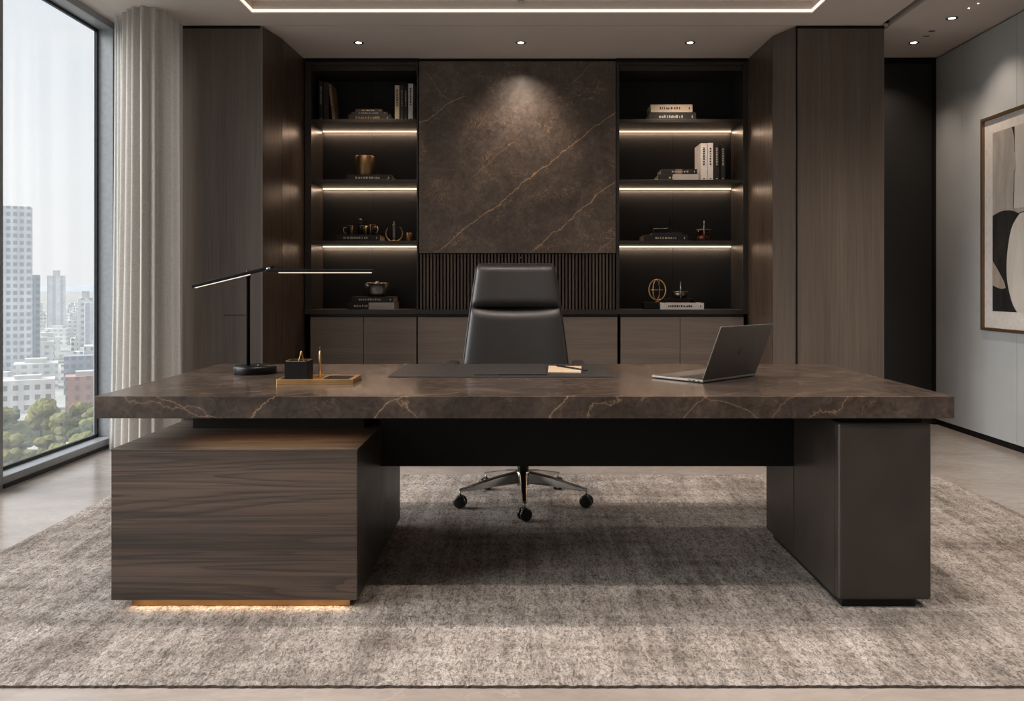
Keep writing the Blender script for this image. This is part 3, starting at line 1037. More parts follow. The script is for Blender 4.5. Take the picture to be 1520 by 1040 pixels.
hx_0, hx_1 = XP(423, 3.30), XP(456, 3.30)
hz0, hz1 = TZ + 0.006, TZ + 0.006 + 0.082
hy_0, hy_1 = 3.295, 3.392
cup = thing('pen_box', 'square black pen box with brass rim standing in the brass tray', 'pen holder', ((hx_0 + hx_1) / 2, 3.345, hz0))
mb = MB()
wth = 0.005
mb.box(hx_0, hx_1, hy_0, hy_1, hz0, hz0 + 0.004)
for a in ((hx_0, hx_1, hy_0, hy_0 + wth), (hx_0, hx_1, hy_1 - wth, hy_1), (hx_0, hx_0 + wth, hy_0 + wth, hy_1 - wth), (hx_1 - wth, hx_1, hy_0 + wth, hy_1 - wth)):
    mb.box(a[0], a[1], a[2], a[3], hz0 + 0.004, hz1)
mb.build('box_body', M['black'], cup)
mb = MB()
for a in ((hx_0, hx_1, hy_0, hy_0 + wth + 0.001), (hx_0, hx_1, hy_1 - wth - 0.001, hy_1), (hx_0, hx_0 + wth + 0.001, hy_0, hy_1), (hx_1 - wth - 0.001, hx_1, hy_0, hy_1)):
    mb.box(a[0], a[1], a[2], a[3], hz1, hz1 + 0.003)
mb.build('rim', M['brass'], cup)
# brass clip standing in the box
cxm = (hx_0 + hx_1) / 2 + 0.008
zt_ = ZP(521, 3.34)
mb = MB()
mb.tube([(cxm - 0.012, 3.34, hz0 + 0.006), (cxm - 0.008, 3.34, hz1), (cxm - 0.001, 3.34, zt_ - 0.016), (cxm + 0.0, 3.34, zt_ - 0.003), (cxm + 0.002, 3.34, zt_), (cxm + 0.004, 3.34, zt_ - 0.005),
         (cxm + 0.004, 3.342, zt_ - 0.016), (cxm + 0.010, 3.345, hz1 + 0.004), (cxm + 0.014, 3.345, hz0 + 0.01)], 0.0020, 8)
tag(mb.build('brass_clip', M['brass']), 'bent brass wire clip sticking out of the black pen box', 'clip')
# brass pen standing in the tray's holder
xp = XP(475, 3.36)
pen = thing('standing_pen', 'slim brass pen standing upright in the tray beside the pen box', 'pen', (xp, 3.36, TZ + 0.018))
MB().lathe([(0.0, 0), (0.0085, 0), (0.0075, 0.006), (0.0045, 0.012), (0.0045, 0.014)], (xp, 3.36, TZ + 0.018), 16).build('pen_socket', M['brass'], pen)
MB().lathe([(0.0042, 0.012), (0.0050, 0.04), (0.0048, 0.09), (0.0036, ZP(521, 3.36) - TZ - 0.018), (0.0, ZP(520, 3.36) - TZ - 0.018)], (xp, 3.36, TZ + 0.018), 14).build('barrel', M['brass'], pen)
MB().lathe([(0.002, ZP(521, 3.36)), (0.0008, ZP(514, 3.36)), (0.0, ZP(513.5, 3.36))], (xp, 3.36, 0), 10).build('tip', M['gunmetal'], pen)

# ------------------------------------------------------------------ desk pad, folder, notepad, pen
o = MB().box(-0.578, 0.396, 3.515, 4.075, TZ, TZ + 0.004).build('desk_pad', M['pad'], None, 0.0015)
tag(o, 'long flat charcoal leather desk pad in front of the chair', 'desk pad')
fo = thing('leather_folder', 'thin black closed folder lying on the middle of the desk pad', 'folder', (-0.05, 3.8, TZ + 0.004))
MB().box(-0.21, 0.108, 3.565, 4.03, TZ + 0.004, TZ + 0.010).build('cover', M['pad'], fo, 0.0015)
MB().box(-0.21, -0.10, 3.5635, 3.566, TZ + 0.0055, TZ + 0.0085).build('edge_glint', M['gunmetal'], fo)  # pale strip stands in for light caught on the folder's front edge
npd = thing('notepad', 'small cream notepad lying open beside the black folder', 'notepad', (0.2, 3.76, TZ + 0.004))
mb = MB().prism([(0.115, 3.66), (0.262, 3.64), (0.285, 3.92), (0.128, 3.94)], TZ + 0.004, TZ + 0.009)
mb.build('cream_pages', M['paper'], npd, 0.001)
MB().prism([(0.118, 3.72), (0.262, 3.70), (0.264, 3.716), (0.119, 3.736)], TZ + 0.009, TZ + 0.0098).build('fold', M['page'], npd)
mb = MB()
mb.tube([(0.165, 3.90, TZ + 0.0135), (0.23, 3.79, TZ + 0.0135), (0.292, 3.685, TZ + 0.0135)], [0.0035, 0.0042, 0.003], 10)
tag(mb.build('ballpoint_pen', M['black_metal']), 'black pen lying across the cream notepad', 'pen')

# ------------------------------------------------------------------ laptop
h0 = Vector((0.729, 3.300, TZ))
h1 = Vector((1.018, 3.566, TZ))
hd = (h1 - h0).normalized()
W_ = (h1 - h0).length
bk = Vector((-hd.y, hd.x, 0))        # towards the chair
lap = thing('laptop', 'open dark grey laptop turned towards the chair on the marble desktop', 'laptop', ((h0 + h1) / 2))


def lb(u0, u1, v0, v1, z0, z1, mb=None):
    mb = mb or MB()
    return mb.obox(h0 + hd * (u0 + u1) / 2 + bk * (v0 + v1) / 2 + Vector((0, 0, (z0 + z1) / 2)), hd * (u1 - u0) / 2, bk * (v1 - v0) / 2, Vector((0, 0, (z1 - z0) / 2)))


lb(0, W_, 0.0, 0.262, 0.002, 0.013).build('base', M['laptop'], lap, 0.003)
kb = lb(0.03, W_ - 0.03, 0.03, 0.14, 0.013, 0.0135).build('keyboard', M['black'], lap)
mb = MB()
for r_ in range(5):
    for c_k in range(14):
        u0 = 0.034 + c_k * (W_ - 0.068) / 14
        lb(u0 + 0.001, u0 + (W_ - 0.068) / 14 - 0.002, 0.033 + r_ * 0.0205, 0.033 + r_ * 0.0205 + 0.0175, 0.0135, 0.0145, mb)
mb.build('keys', M['plastic'], kb)
lb(W_ / 2 - 0.06, W_ / 2 + 0.06, 0.155, 0.245, 0.0131, 0.0134).build('trackpad', M['gunmetal'], lap)
mb = MB()
for v_ in (0.02, 0.045, 0.065):
    mb.obox(h0 + bk * v_ + Vector((0, 0, 0.0075)) - hd * 0.0002, hd * 0.0006, bk * 0.006, Vector((0, 0, 0.002)))
mb.build('ports', M['black'], lap)
tilt = math.radians(22)
lu = (Vector((0, 0, 1)) * math.cos(tilt) - bk * math.sin(tilt)).normalized()   # up the lid
ln = lu.cross(hd).normalized()
if ln.dot(bk) > 0: ln = -ln            # ln points out of the lid's back
org = h0 + Vector((0, 0, 0.013)) + bk * 0.004
LH = 0.236
lid = MB().obox(org + hd * W_ / 2 + lu * LH / 2, hd * W_ / 2, lu * LH / 2, ln * 0.003).build('lid', M['laptop'], lap, 0.0028)
MB().obox(org + hd * W_ / 2 + lu * LH / 2 - ln * 0.0031, hd * (W_ / 2 - 0.006), lu * (LH / 2 - 0.008), ln * 0.0003).build('screen', M['screen'], lid)
# the dim fruit-shaped emblem on the lid
ec = org + hd * W_ * 0.5 + lu * LH * 0.5 + ln * 0.0032
mb = MB()
pts = []
for k in range(40):
    a = 2 * PI * k / 40
    r_ = 0.0165 * (1 - 0.16 * math.exp(-((a - PI / 2) ** 2) / 0.08) - 0.10 * math.exp(-((a - 1.5 * PI) ** 2) / 0.06))
    x_, y_ = r_ * math.cos(a), r_ * 1.08 * math.sin(a)
    dd = math.hypot(x_ - 0.0195, y_ - 0.002)
    if dd < 0.0085:
        x_ = 0.0195 - math.sqrt(max(0.0085 ** 2 - (y_ - 0.002) ** 2, 0))
    pts.append((x_, y_))
b_ = len(mb.v)
for x_, y_ in pts: mb.v.append(ec + hd * x_ + lu * y_)
mb.face(list(range(b_, b_ + len(pts))))
leaf = [(0.0, 0.0185), (0.004, 0.020), (0.007, 0.0265), (0.002, 0.0245)]
b_ = len(mb.v)
for x_, y_ in leaf: mb.v.append(ec + hd * x_ + lu * y_)
mb.face(list(range(b_, b_ + 4)))
mb.build('lid_emblem', M['laptop_logo'], lid)

# ------------------------------------------------------------------ office chair
CYc = 4.37
chair = thing('office_chair', 'high-backed black leather office chair on polished star base behind the desk', 'chair', (0.005, CYc, 0))


CXU = -0.036


def cushion(z0, z1, hw, thick, yback, name, nz=26, nt=48, dip=0.0, e0=0.05, e1=0.05, curve=0.03):
    """upright leather pad; hw(z) half width, yback(z) centre plane, rounded ends"""
    mb = MB()
    H = z1 - z0
    for j in range(nz + 1):
        v = j / nz
        v = 0.5 - 0.5 * math.cos(PI * v)
        z = z0 + H * v
        k = 1.0
        if (z - z0) < e0: k = min(k, math.sqrt(max(0.0, 1 - (1 - (z - z0) / e0) ** 2)))
        if (z1 - z) < e1: k = min(k, math.sqrt(max(0.0, 1 - (1 - (z1 - z) / e1) ** 2)))
        kw = 1 - 0.10 * (1 - k) ** 1.5
        for i in range(nt):
            a = 2 * PI * i / nt
            ca, sa = math.cos(a), math.sin(a)
            x = hw(z) * kw * math.copysign(abs(ca) ** 0.42, ca)
            y = thick * max(k, 0.02) * math.copysign(abs(sa) ** 0.75, sa)
            y += yback(z) - curve * (x / hw(z)) ** 2
            zz = z
            if dip and v > 0.6: zz -= dip * (1 - (x / hw(z)) ** 2) * (v - 0.6) / 0.4
            mb.v.append(Vector((CXU + x, y, zz)))
    for j in range(nz):
        for i in range(nt):
            i2 = (i + 1) % nt
            mb.face((j * nt + i, j * nt + i2, (j + 1) * nt + i2, (j + 1) * nt + i), 0, True)
    mb.face(list(range(nt))[::-1], 0, True)
    mb.face([nz * nt + i for i in range(nt)], 0, True)
    return mb.build(name, M['leather'], chair)


def lerp(z, tab):
    for (a, va), (b, vb) in zip(tab[:-1], tab[1:]):
        if z <= b: return va + (vb - va) * (z - a) / (b - a)
    return tab[-1][1]


hw_t = [(0.45, 0.27), (0.60, 0.30), (0.71, 0.292), (1.03, 0.252), (1.28, 0.218)]
yb_t = [(0.45, 4.55), (0.70, 4.60), (1.0, 4.63), (1.30, 4.68)]
cushion(1.030, 1.282, lambda z: lerp(z, hw_t), 0.055, lambda z: lerp(z, yb_t) - 0.012, 'headrest', e0=0.05, e1=0.045)
cushion(0.50, 1.044, lambda z: lerp(z, hw_t), 0.050, lambda z: lerp(z, yb_t), 'backrest', nz=34, dip=0.02, e0=0.06, e1=0.07)
cushion(0.48, 1.270, lambda z: lerp(z, hw_t) + 0.006, 0.018, lambda z: lerp(z, yb_t) + 0.035, 'back_shell', e0=0.02, e1=0.02)
for sg in (-1, 1):
    pth = [(CXU + sg * (lerp(z, hw_t) + 0.003), lerp(z, yb_t) - 0.028 + 0.012, z) for z in [0.56 + 0.035 * k for k in range(21)]]
    MB().tube(pth, 0.004, 8).build('piping', M['leather'], chair)
# seat
mb = MB()
nt = 40
prof = [(0.0, 0.0), (0.86, 0.0), (0.97, 0.02), (1.0, 0.05), (0.98, 0.085), (0.86, 0.105), (0.5, 0.108), (0.0, 0.104)]
for r_, z_ in prof:
    for i in range(nt):
        a = 2 * PI * i / nt
        ca, sa = math.cos(a), math.sin(a)
        mb.v.append(Vector((CXU + 0.27 * r_ * math.copysign(abs(ca) ** 0.5, ca), 4.31 + 0.25 * r_ * math.copysign(abs(sa) ** 0.5, sa), 0.40 + z_)))
for j in range(len(prof) - 1):
    for i in range(nt):
        i2 = (i + 1) % nt
        mb.face((j * nt + i, j * nt + i2, (j + 1) * nt + i2, (j + 1) * nt + i), 0, True)
mb.build('seat', M['leather'], chair)
for sg in (-1, 1):
    x_ = CXU + sg * 0.345
    ar = MB().obox((x_, 4.40, 0.725), (0.036, 0, 0), (0, 0.14, 0), (0, 0, 0.017)).build('armrest', M['leather'], chair, 0.014, 3)
    MB().tube([(x_, 4.40, 0.71), (x_, 4.40, 0.48), (x_ - sg * 0.03, 4.38, 0.41), (x_ - sg * 0.16, 4.36, 0.39)], 0.014, 10).build('arm_post', M['chrome'], ar)
MB().box(-0.10, 0.11, 4.24, 4.52, 0.35, 0.40).build('tilt_mechanism', M['black_metal'], chair, 0.01)
MB().obox((0.005, 4.55, 0.46), (0.05, 0, 0), (0, 0.012, 0.0), (0, 0.02, 0.10)).build('back_bracket', M['black_metal'], chair, 0.004)
MB().lathe([(0.0, 0.36), (0.016, 0.36), (0.016, 0.24), (0.028, 0.24), (0.030, 0.185), (0.030, 0.09), (0.022, 0.085), (0.0, 0.085)], (0.005, CYc, 0), 24).build('gas_column', M['black_metal'], chair)
MB().lathe([(0.031, 0.168), (0.040, 0.166), (0.042, 0.10), (0.031, 0.098)], (0.005, CYc, 0), 24).build('hub_ring', M['chrome'], chair)
R_ = 0.345
for k in range(5):
    an = -PI / 2 + 2 * PI * k / 5 + 0.02
    d = Vector((math.cos(an), math.sin(an), 0))
    n_ = Vector((-d.y, d.x, 0))
    c0 = Vector((0.005, CYc, 0))
    mb = MB()
    st = [(0.034, 0.024, 0.105, 0.166), (0.15, 0.021, 0.098, 0.146), (0.27, 0.017, 0.088, 0.116), (R_ + 0.006, 0.013, 0.084, 0.097)]
    for (q, hwid, zb, zt) in st:
        for sx, z in ((-1, zb), (1, zb), (0.8, zt), (-0.8, zt)):
            mb.v.append(c0 + d * q + n_ * (hwid * sx) + Vector((0, 0, z)))
    for j in range(len(st) - 1):
        for i in range(4):
            i2 = (i + 1) % 4
            mb.face((j * 4 + i, j * 4 + i2, (j + 1) * 4 + i2, (j + 1) * 4 + i))
    mb.face((3, 2, 1, 0)); mb.face((12, 13, 14, 15))
    lg = mb.build('base_leg', M['chrome'], chair, 0.004)
    tip = c0 + d * R_
    ca = MB()
    wa = an + 0.5 + 0.9 * k
    wd = Vector((math.cos(wa), math.sin(wa), 0))
    for sg in (-1, 1):
        cc = tip + wd * 0.015 * sg + Vector((0, 0, 0.0325))
        b_ = len(ca.v)
        nseg = 22
        u_ = Vector((-wd.y, wd.x, 0))
        prof = [(0.004, 0.012), (0.022, 0.013), (0.030, 0.010), (0.0325, 0.003), (0.0325, -0.006), (0.030, -0.010), (0.004, -0.010)]
        for rr, hh in prof:
            for q in range(nseg):
                aa = 2 * PI * q / nseg
                ca.v.append(cc + wd * hh * sg + (u_ * math.cos(aa) + Vector((0, 0, 1)) * math.sin(aa)) * rr)
        for i in range(len(prof) - 1):
            for q in range(nseg):
                q2 = (q + 1) % nseg
                ca.face((b_ + i * nseg + q, b_ + i * nseg + q2, b_ + (i + 1) * nseg + q2, b_ + (i + 1) * nseg + q), 0, True)
        ca.face([b_ + q for q in range(nseg)])
        ca.face([b_ + (len(prof) - 1) * nseg + q for q in range(nseg)])
    ca.lathe([(0.0, 0.036), (0.018, 0.036), (0.018, 0.06), (0.012, 0.064), (0.0, 0.064)], tuple(tip), 14)
    ca.build('caster', M['plastic'], lg)
    MB().lathe([(0.0, 0.060), (0.0055, 0.060), (0.0055, 0.092), (0.0, 0.092)], tuple(tip), 12).build('caster_stem', M['chrome'], lg)

# ------------------------------------------------------------------ framed picture
AY0, AY1 = 4.98, 6.155
AZ0, AZ1 = 0.822, 2.40
AX = 3.48
art = thing('framed_picture', 'large framed abstract print in black, grey and cream on the grey wall', 'picture', (AX, (AY0 + AY1) / 2, AZ0))
fw = 0.022
mb = MB()
for a in ((AY0, AY0 + fw, AZ0, AZ1), (AY1 - fw, AY1, AZ0, AZ1), (AY0 + fw, AY1 - fw, AZ0, AZ0 + fw), (AY0 + fw, AY1 - fw, AZ1 - fw, AZ1)):
    mb.box(AX - 0.038, AX - 0.001, a[0], a[1], a[2], a[3])
M['frame_bronze'] = plain('bronze_frame', srgb(112, 90, 66), 0.4, 0.6)
mb.build('picture_frame', M['frame_bronze'], art, 0.002)
M['mat_board'] = plain('white_mount', srgb(214, 208, 202), 0.85, 0, 0.2)
MB().box(AX - 0.016, AX - 0.002, AY0 + fw, AY1 - fw, AZ0 + fw, AZ1 - fw).build('mount', M['mat_board'], art)
# print: shapes are laid out by distance from the window in metres (u from the far edge, w from the bottom)
AB = 0.125
pu0, pw0 = AY1 - AB, AZ0 + AB + 0.02
PW, PH = (AY1 - AY0 - 2 * AB), (AZ1 - AZ0 - 2 * AB)
XX = [AX - 0.0165]


def art_wash(name, a, b, sc_=3.0):
    t = NT(name)
    co = t.coord()
    nz = t.noise(t.mapping(co, (1, 3, 0.8)), sc_, 7, 0.65, 0.6)
    t.bsdf(t.ramp(nz, (0.3, a), (0.7, b)), 0.85, 0, None, 0.15)
    return t.done()


m_g = art_wash('print_grey_wash', srgb(150, 143, 136), srgb(182, 175, 167))
m_c = art_wash('print_cream_wash', srgb(186, 179, 171), srgb(208, 201, 193))
m_k = art_wash('print_black_wash', srgb(28, 27, 27), srgb(52, 50, 49))
m_t = art_wash('print_taupe_wash', srgb(150, 136, 122), srgb(176, 164, 150), 9)
mb = MB()


def shape(poly, mi, lift):
    n = len(poly)
    b_ = len(mb.v)
    x_ = AX - 0.0165 - lift
    for u, w in poly: mb.v.append(Vector((x_, pu0 - u, pw0 + w)))
    mb.face(list(range(b_, b_ + n)), mi)


def curve(pts, n=40):
    return [tuple(q) for q in spline(pts, n)]


mbw = MB().box(AX - 0.0165, AX - 0.015, pu0 - PW, pu0, pw0, pw0 + PH - 0.02)
shape([(0, 0), (PW, 0), (PW, PH - 0.02), (0, PH - 0.02)], 0, 0.0)
# pale tall form upper part, parted by a dark thin gap
shape(curve([(0.26, PH - 0.02), (0.285, PH - 0.3), (0.27, 0.95), (0.26, 0.73)]) + [(PW, 0.73), (PW, PH - 0.02)], 1, 0.0004)
shape(curve([(0.235, PH - 0.02), (0.262, PH - 0.09), (0.27, PH - 0.2)], 12) + [(0.276, PH - 0.2), (0.272, PH - 0.09), (0.268, PH - 0.02)], 2, 0.0008)
shape(curve([(0.262, 1.0), (0.258, 0.86), (0.25, 0.72)], 12) + [(0.256, 0.72), (0.266, 0.86), (0.267, 1.0)], 2, 0.0008)
# black bowl form
shape([(0, 0.0)] + [(0, 0.70)] + curve([(0, 0.70), (0.12, 0.725), (0.25, 0.715), (0.34, 0.68)]) + [(0.34, 0.0)], 2, 0.0008)
# taupe bowl inside the black
shape([(0, 0.37)] + curve([(0, 0.37), (0.07, 0.30), (0.14, 0.22), (0.165, 0.17)], 20) + curve([(0.165, 0.17), (0.10, 0.165), (0.0, 0.19)], 14), 3, 0.0012)
# big cream stone form
shape(curve([(0.345, 0.70), (0.24, 0.60), (0.185, 0.42), (0.18, 0.24), (0.235, 0.08), (0.30, 0.0)]) + [(0.72, 0.0)] + curve([(0.72, 0.0), (0.80, 0.2), (0.78, 0.5), (0.66, 0.68), (0.50, 0.73), (0.345, 0.70)]), 1, 0.0016)
shape([(0.30, 0.69)] + curve([(0.30, 0.69), (0.40, 0.705), (0.55, 0.70), (0.75, 0.66)], 16) + curve([(0.75, 0.65), (0.55, 0.69), (0.40, 0.696), (0.30, 0.684)], 16), 2, 0.0020)
pr = mb.build('print', [m_g, m_c, m_k, m_t], art, 0, 2, False)
me = pr.data
for p in me.polygons:
    if p.normal.x > 0: p.flip()
MB().box(AX - 0.026, AX - 0.0245, AY0 + fw, AY1 - fw, AZ0 + fw, AZ1 - fw).build('glazing', glass_material('picture_glass', (1, 1, 1, 1), 0.5), art)

# ------------------------------------------------------------------ books and ornaments
rnd = random.Random(11)


def book(label, x0, x1, z0, z1, y0, depth, flat, cover, mark, group, lean=0.0, wrap=None, pages=None, yaw=0.0):
    """closed book whose spine faces the room; flat ones lie, others stand"""
    r = thing('book', label, 'book', ((x0 + x1) / 2, y0 + depth / 2, z0), group)
    b = 0.0028
    mb = MB()
    y1 = y0 + depth
    if flat:
        mb.box(x0, x1, y0, y1, z0, z0 + b); mb.box(x0, x1, y0, y1, z1 - b, z1)
        mb.box(x0, x1, y0, y0 + b, z0 + b, z1 - b)
    else:
        mb.box(x0, x0 + b, y0, y1, z0, z1); mb.box(x1 - b, x1, y0, y1, z0, z1)
        mb.box(x0 + b, x1 - b, y0, y0 + b, z0, z1)
    mb.build('cover', cover, r, 0.0008)
    pm = MB()
    if flat: pm.box(x0 + 0.004, x1 - 0.004, y0 + b, y1 - 0.004, z0 + b, z1 - b)
    else: pm.box(x0 + b, x1 - b, y0 + b, y1 - 0.004, z0 + 0.004, z1 - 0.004)
    pm.build('pages', pages or M['page'], r)
    if wrap:
        u0, u1, wm = wrap
        xa, xb = x0 + (x1 - x0) * u0, x0 + (x1 - x0) * u1
        MB().box(xa, xb, y0 - 0.0012, y1, z0 - 0.0002, z1 + 0.0006).build('paper_band', wm, r)
    # spine marks: small dashes
    tm = MB()
    n = 0
    if flat:
        L = x1 - x0
        h = (z1 - z0) * 0.14
        zc = (z0 + z1) / 2
        p = x0 + L * rnd.uniform(0.14, 0.3)
        while p < x0 + L * 0.72:
            w = rnd.uniform(0.006, 0.018)
            tm.box(p, p + w, y0 - 0.0018, y0, zc - h, zc + h * rnd.uniform(0.6, 1.3)); p += w + rnd.uniform(0.003, 0.012)
        MB().box(x1 - L * 0.09, x1 - L * 0.065, y0 - 0.0018, y0, zc - h, zc + h).build('spine_emblem', mark, r)
    else:
        L = z1 - z0
        w = (x1 - x0) * 0.14
        xc = (x0 + x1) / 2
        p = z0 + L * 0.42
        while p < z0 + L * 0.88:
            q = rnd.uniform(0.006, 0.016)
            tm.box(xc - w, xc + w * rnd.uniform(0.6, 1.3), y0 - 0.0018, y0, p, p + q); p += q + rnd.uniform(0.003, 0.010)
        MB().box(xc - w, xc + w, y0 - 0.0018, y0, z0 + L * 0.05, z0 + L * 0.075).build('spine_emblem', mark, r)
    tm.build('spine_lettering', mark, r)
    if lean: r.rotation_euler.y = lean
    if yaw: r.rotation_euler.z = yaw
    return r


YS = 6.99
K = lambda px: XP(px, YS)
Zp = lambda py: ZP(py, YS)
S1, S2, S3 = SH[0][0], SH[1][0], SH[2][0]
PL, PD = M['print_light'], M['print_dark']
g1 = 'books standing on the top shelf near the window'
book('black book with pale lettering, outermost by the shelf side on the top shelf', K(473.5), K(479.5), S1, Zp(120), YS, 0.22, False, M['black_cover'], PL, g1)
book('plain dark brown book standing between the black book and the leaning tan one', K(480.5), K(487.5), S1, Zp(122), YS, 0.22, False, M['brown_cover'], PD, g1)
book('tan-edged slim book leaning against the dark brown book on the top shelf', K(493.6), K(497.8), S1 + 0.002, Zp(124), YS, 0.20, False, M['tan_cover'], PL, g1, lean=-0.115)
g2 = 'flat stack of black books on the top shelf'
zz = [S1, Zp(169.5), Zp(165.5), Zp(161)]
book('lowest and widest black book of the flat stack on the top shelf', K(517), K(580), zz[0], zz[1], YS, 0.25, True, M['black_cover'], M['bronze'], g2)
book('thin middle black book of the flat stack on the top shelf', K(521), K(575), zz[1] + 0.0008, zz[2], YS + 0.01, 0.23, True, M['black_cover'], PL, g2)
book('small brown book on top of the flat stack on the top shelf', K(527), K(567), zz[2] + 0.0008, zz[3], YS + 0.015, 0.2, True, M['brown_cover'], PL, g2)
g3 = 'books standing on the top shelf beside the marble slab'
book('cream book standing left of two slim dark books on the top shelf', K(586), K(593), S1, Zp(126.5), YS, 0.22, False, M['cream_cover'], PD, g3)
book('slim brown book standing directly beside the cream book on the top shelf', K(594.3), K(599), S1, Zp(127), YS, 0.22, False, M['brown_cover'], PL, g3)
book('slim black book standing between slim brown book and white book', K(599.8), K(604.6), S1, Zp(129), YS, 0.22, False, M['black_cover'], PL, g3)
book('white book standing on the top shelf near the marble slab', K(606), K(613), S1, Zp(124), YS, 0.22, False, M['white_cover'], PD, g3)
book('very slim plain black book between white book and shelf side', K(614), K(617), S1, Zp(126), YS, 0.22, False, M['black_cover'], PD, g3)

book('wide flat black book under the bronze cylinder', K(514), K(582), S2, Zp(259), YS, 0.26, True, M['black_cover'], PL, 'flat books under ornaments')
c0 = (K(537.5), YS + 0.12, Zp(259) + 0.001)
rr = 14.5 * YS / F
hh = Zp(229) - Zp(259)
o = MB().lathe([(0.0, 0.0), (rr * 0.98, 0.0), (rr, 0.003), (rr, hh - 0.003), (rr * 0.98, hh), (rr * 0.93, hh), (rr * 0.93, hh - 0.02), (0.0, hh - 0.02)], c0, 48).build('cylinder_box', M['bronze'])
tag(o, 'round bronze cylinder pot standing on the wide flat black book', 'pot')
tag(MB().box(K(553), K(560), YS + 0.06, YS + 0.11, Zp(259) + 0.001, Zp(255.5)).build('small_block', M['black_metal']), 'tiny dark block beside the bronze cylinder pot', 'ornament')

# third shelf, window side
bz = Zp(348)
book('wide flat black book under the three brass-trimmed cups', K(499), K(564), S3, bz, YS, 0.26, True, M['black_cover'], PL, 'flat books under ornaments')


def cup(label, px, w, top, handle, bands, dark):
    r0 = w / 2 * YS / F
    x_ = K(px)
    z0 = bz + 0.001
    h = Zp(top) - z0
    r = thing('black_cup', label, 'cup', (x_, YS + 0.10, z0), 'black and brass cups on a flat book')
    MB().lathe([(0.0, 0.0), (r0 * 0.92, 0.0), (r0, 0.004), (r0, h), (r0 * 0.88, h), (r0 * 0.86, 0.01), (0.0, 0.008)], (x_, YS + 0.10, z0), 28).build('body', dark, r)
    MB().lathe([(r0 * 0.9, h), (r0 * 1.05, h), (r0 * 1.05, h + 0.004), (r0 * 0.9, h + 0.004)], (x_, YS + 0.10, z0), 28).build('rim', M['brass'], r)
    for sg in handle:
        mb = MB()
        mb.tube([(x_ + sg * r0 * 0.95, YS + 0.06, z0 + h * 0.8), (x_ + sg * (r0 + 0.020), YS + 0.05, z0 + h * 0.78), (x_ + sg * (r0 + 0.024), YS + 0.05, z0 + h * 0.5),
                 (x_ + sg * (r0 + 0.016), YS + 0.05, z0 + h * 0.2), (x_ + sg * r0 * 0.95, YS + 0.06, z0 + h * 0.18)], 0.0045, 8)
        mb.build('handle', M['brass'], r)
    for q in bands:
        an = q
        p0 = Vector((x_ + r0 * 1.02 * math.sin(an), YS + 0.10 - r0 * 1.02 * math.cos(an), 0))
        MB().tube([p0 + Vector((0, 0, z0 + 0.002)), p0 + Vector((0, 0, z0 + h))], 0.005, 8).build('brass_bar', M['brass'], r)


cup('small black cup with brass handle at the window end of the flat book', 516.5, 9, 334, (-1,), (0.7,), M['black_metal'])
cup('black cup with brass bars in the middle of the flat book', 537, 13, 334.5, (), (0.6,), M['black_metal'])
cup('black cup with brass handle at the ornament end of the flat book', 550, 10, 333, (1,), (-0.5,), M['black_metal'])
x_ = K(528.5)
fg = thing('knobbed_jar', 'slim black jar with round knob behind the brass-trimmed cups', 'jar', (x_, YS + 0.18, bz + 0.001))
MB().lathe([(0.0, 0.0), (0.022, 0.0), (0.024, 0.01), (0.024, 0.085), (0.012, 0.10), (0.008, 0.115)], (x_, YS + 0.18, bz + 0.001), 24).build('body', M['black_metal'], fg)
MB().lathe([(0.0, 0.11), (0.012, 0.114), (0.0165, 0.126), (0.0165, 0.136), (0.012, 0.146), (0.0, 0.15)], (x_, YS + 0.18, bz + 0.001), 20).build('knob', M['plastic'], fg)

# crescent ornament
x_, y_ = K(583.5), YS + 0.06
cr = thing('crescent_ornament', 'brass crescent ring ornament around a slim glass tube on the third shelf', 'ornament', (x_, y_, S3))
q = YS / F
zc = Zp(345.5)
pts = [(x_ + 12.5 * q * math.cos(a), y_, zc + 12.5 * q * math.sin(a)) for a in [math.radians(140 + k * 7.5) for k in range(37)]]
MB().tube(pts, [0.0025 + 0.004 * math.sin(PI * k / 36) for k in range(37)], 8).build('ring', M['brass'], cr)
MB().lathe([(0.0, 0.0), (0.026, 0.0), (0.026, 0.006), (0.012, 0.014), (0.012, 0.02)], (x_, y_, S3), 24).build('foot', M['brass'], cr)
MB().lathe([(0.013, 0.018), (0.014, 0.03), (0.014, 0.13), (0.013, 0.135)], (x_, y_, S3), 20).build('tube', M['gunmetal'], cr)
MB().lathe([(0.015, 0.133), (0.017, 0.14), (0.015, 0.147), (0.005, 0.15), (0.0045, 0.172), (0.0, 0.175)], (x_, y_, S3), 20).build('stopper', M['bronze'], cr)
x_ = K(603)
tag(MB().lathe([(0.0, 0.0), (0.024, 0.0), (0.027, 0.008), (0.027, 0.085), (0.024, 0.085), (0.022, 0.012), (0.0, 0.01)], (x_, YS + 0.2, S3), 24).build('tumbler', M['copper']),
    'dark copper tumbler behind the crescent ornament', 'cup')

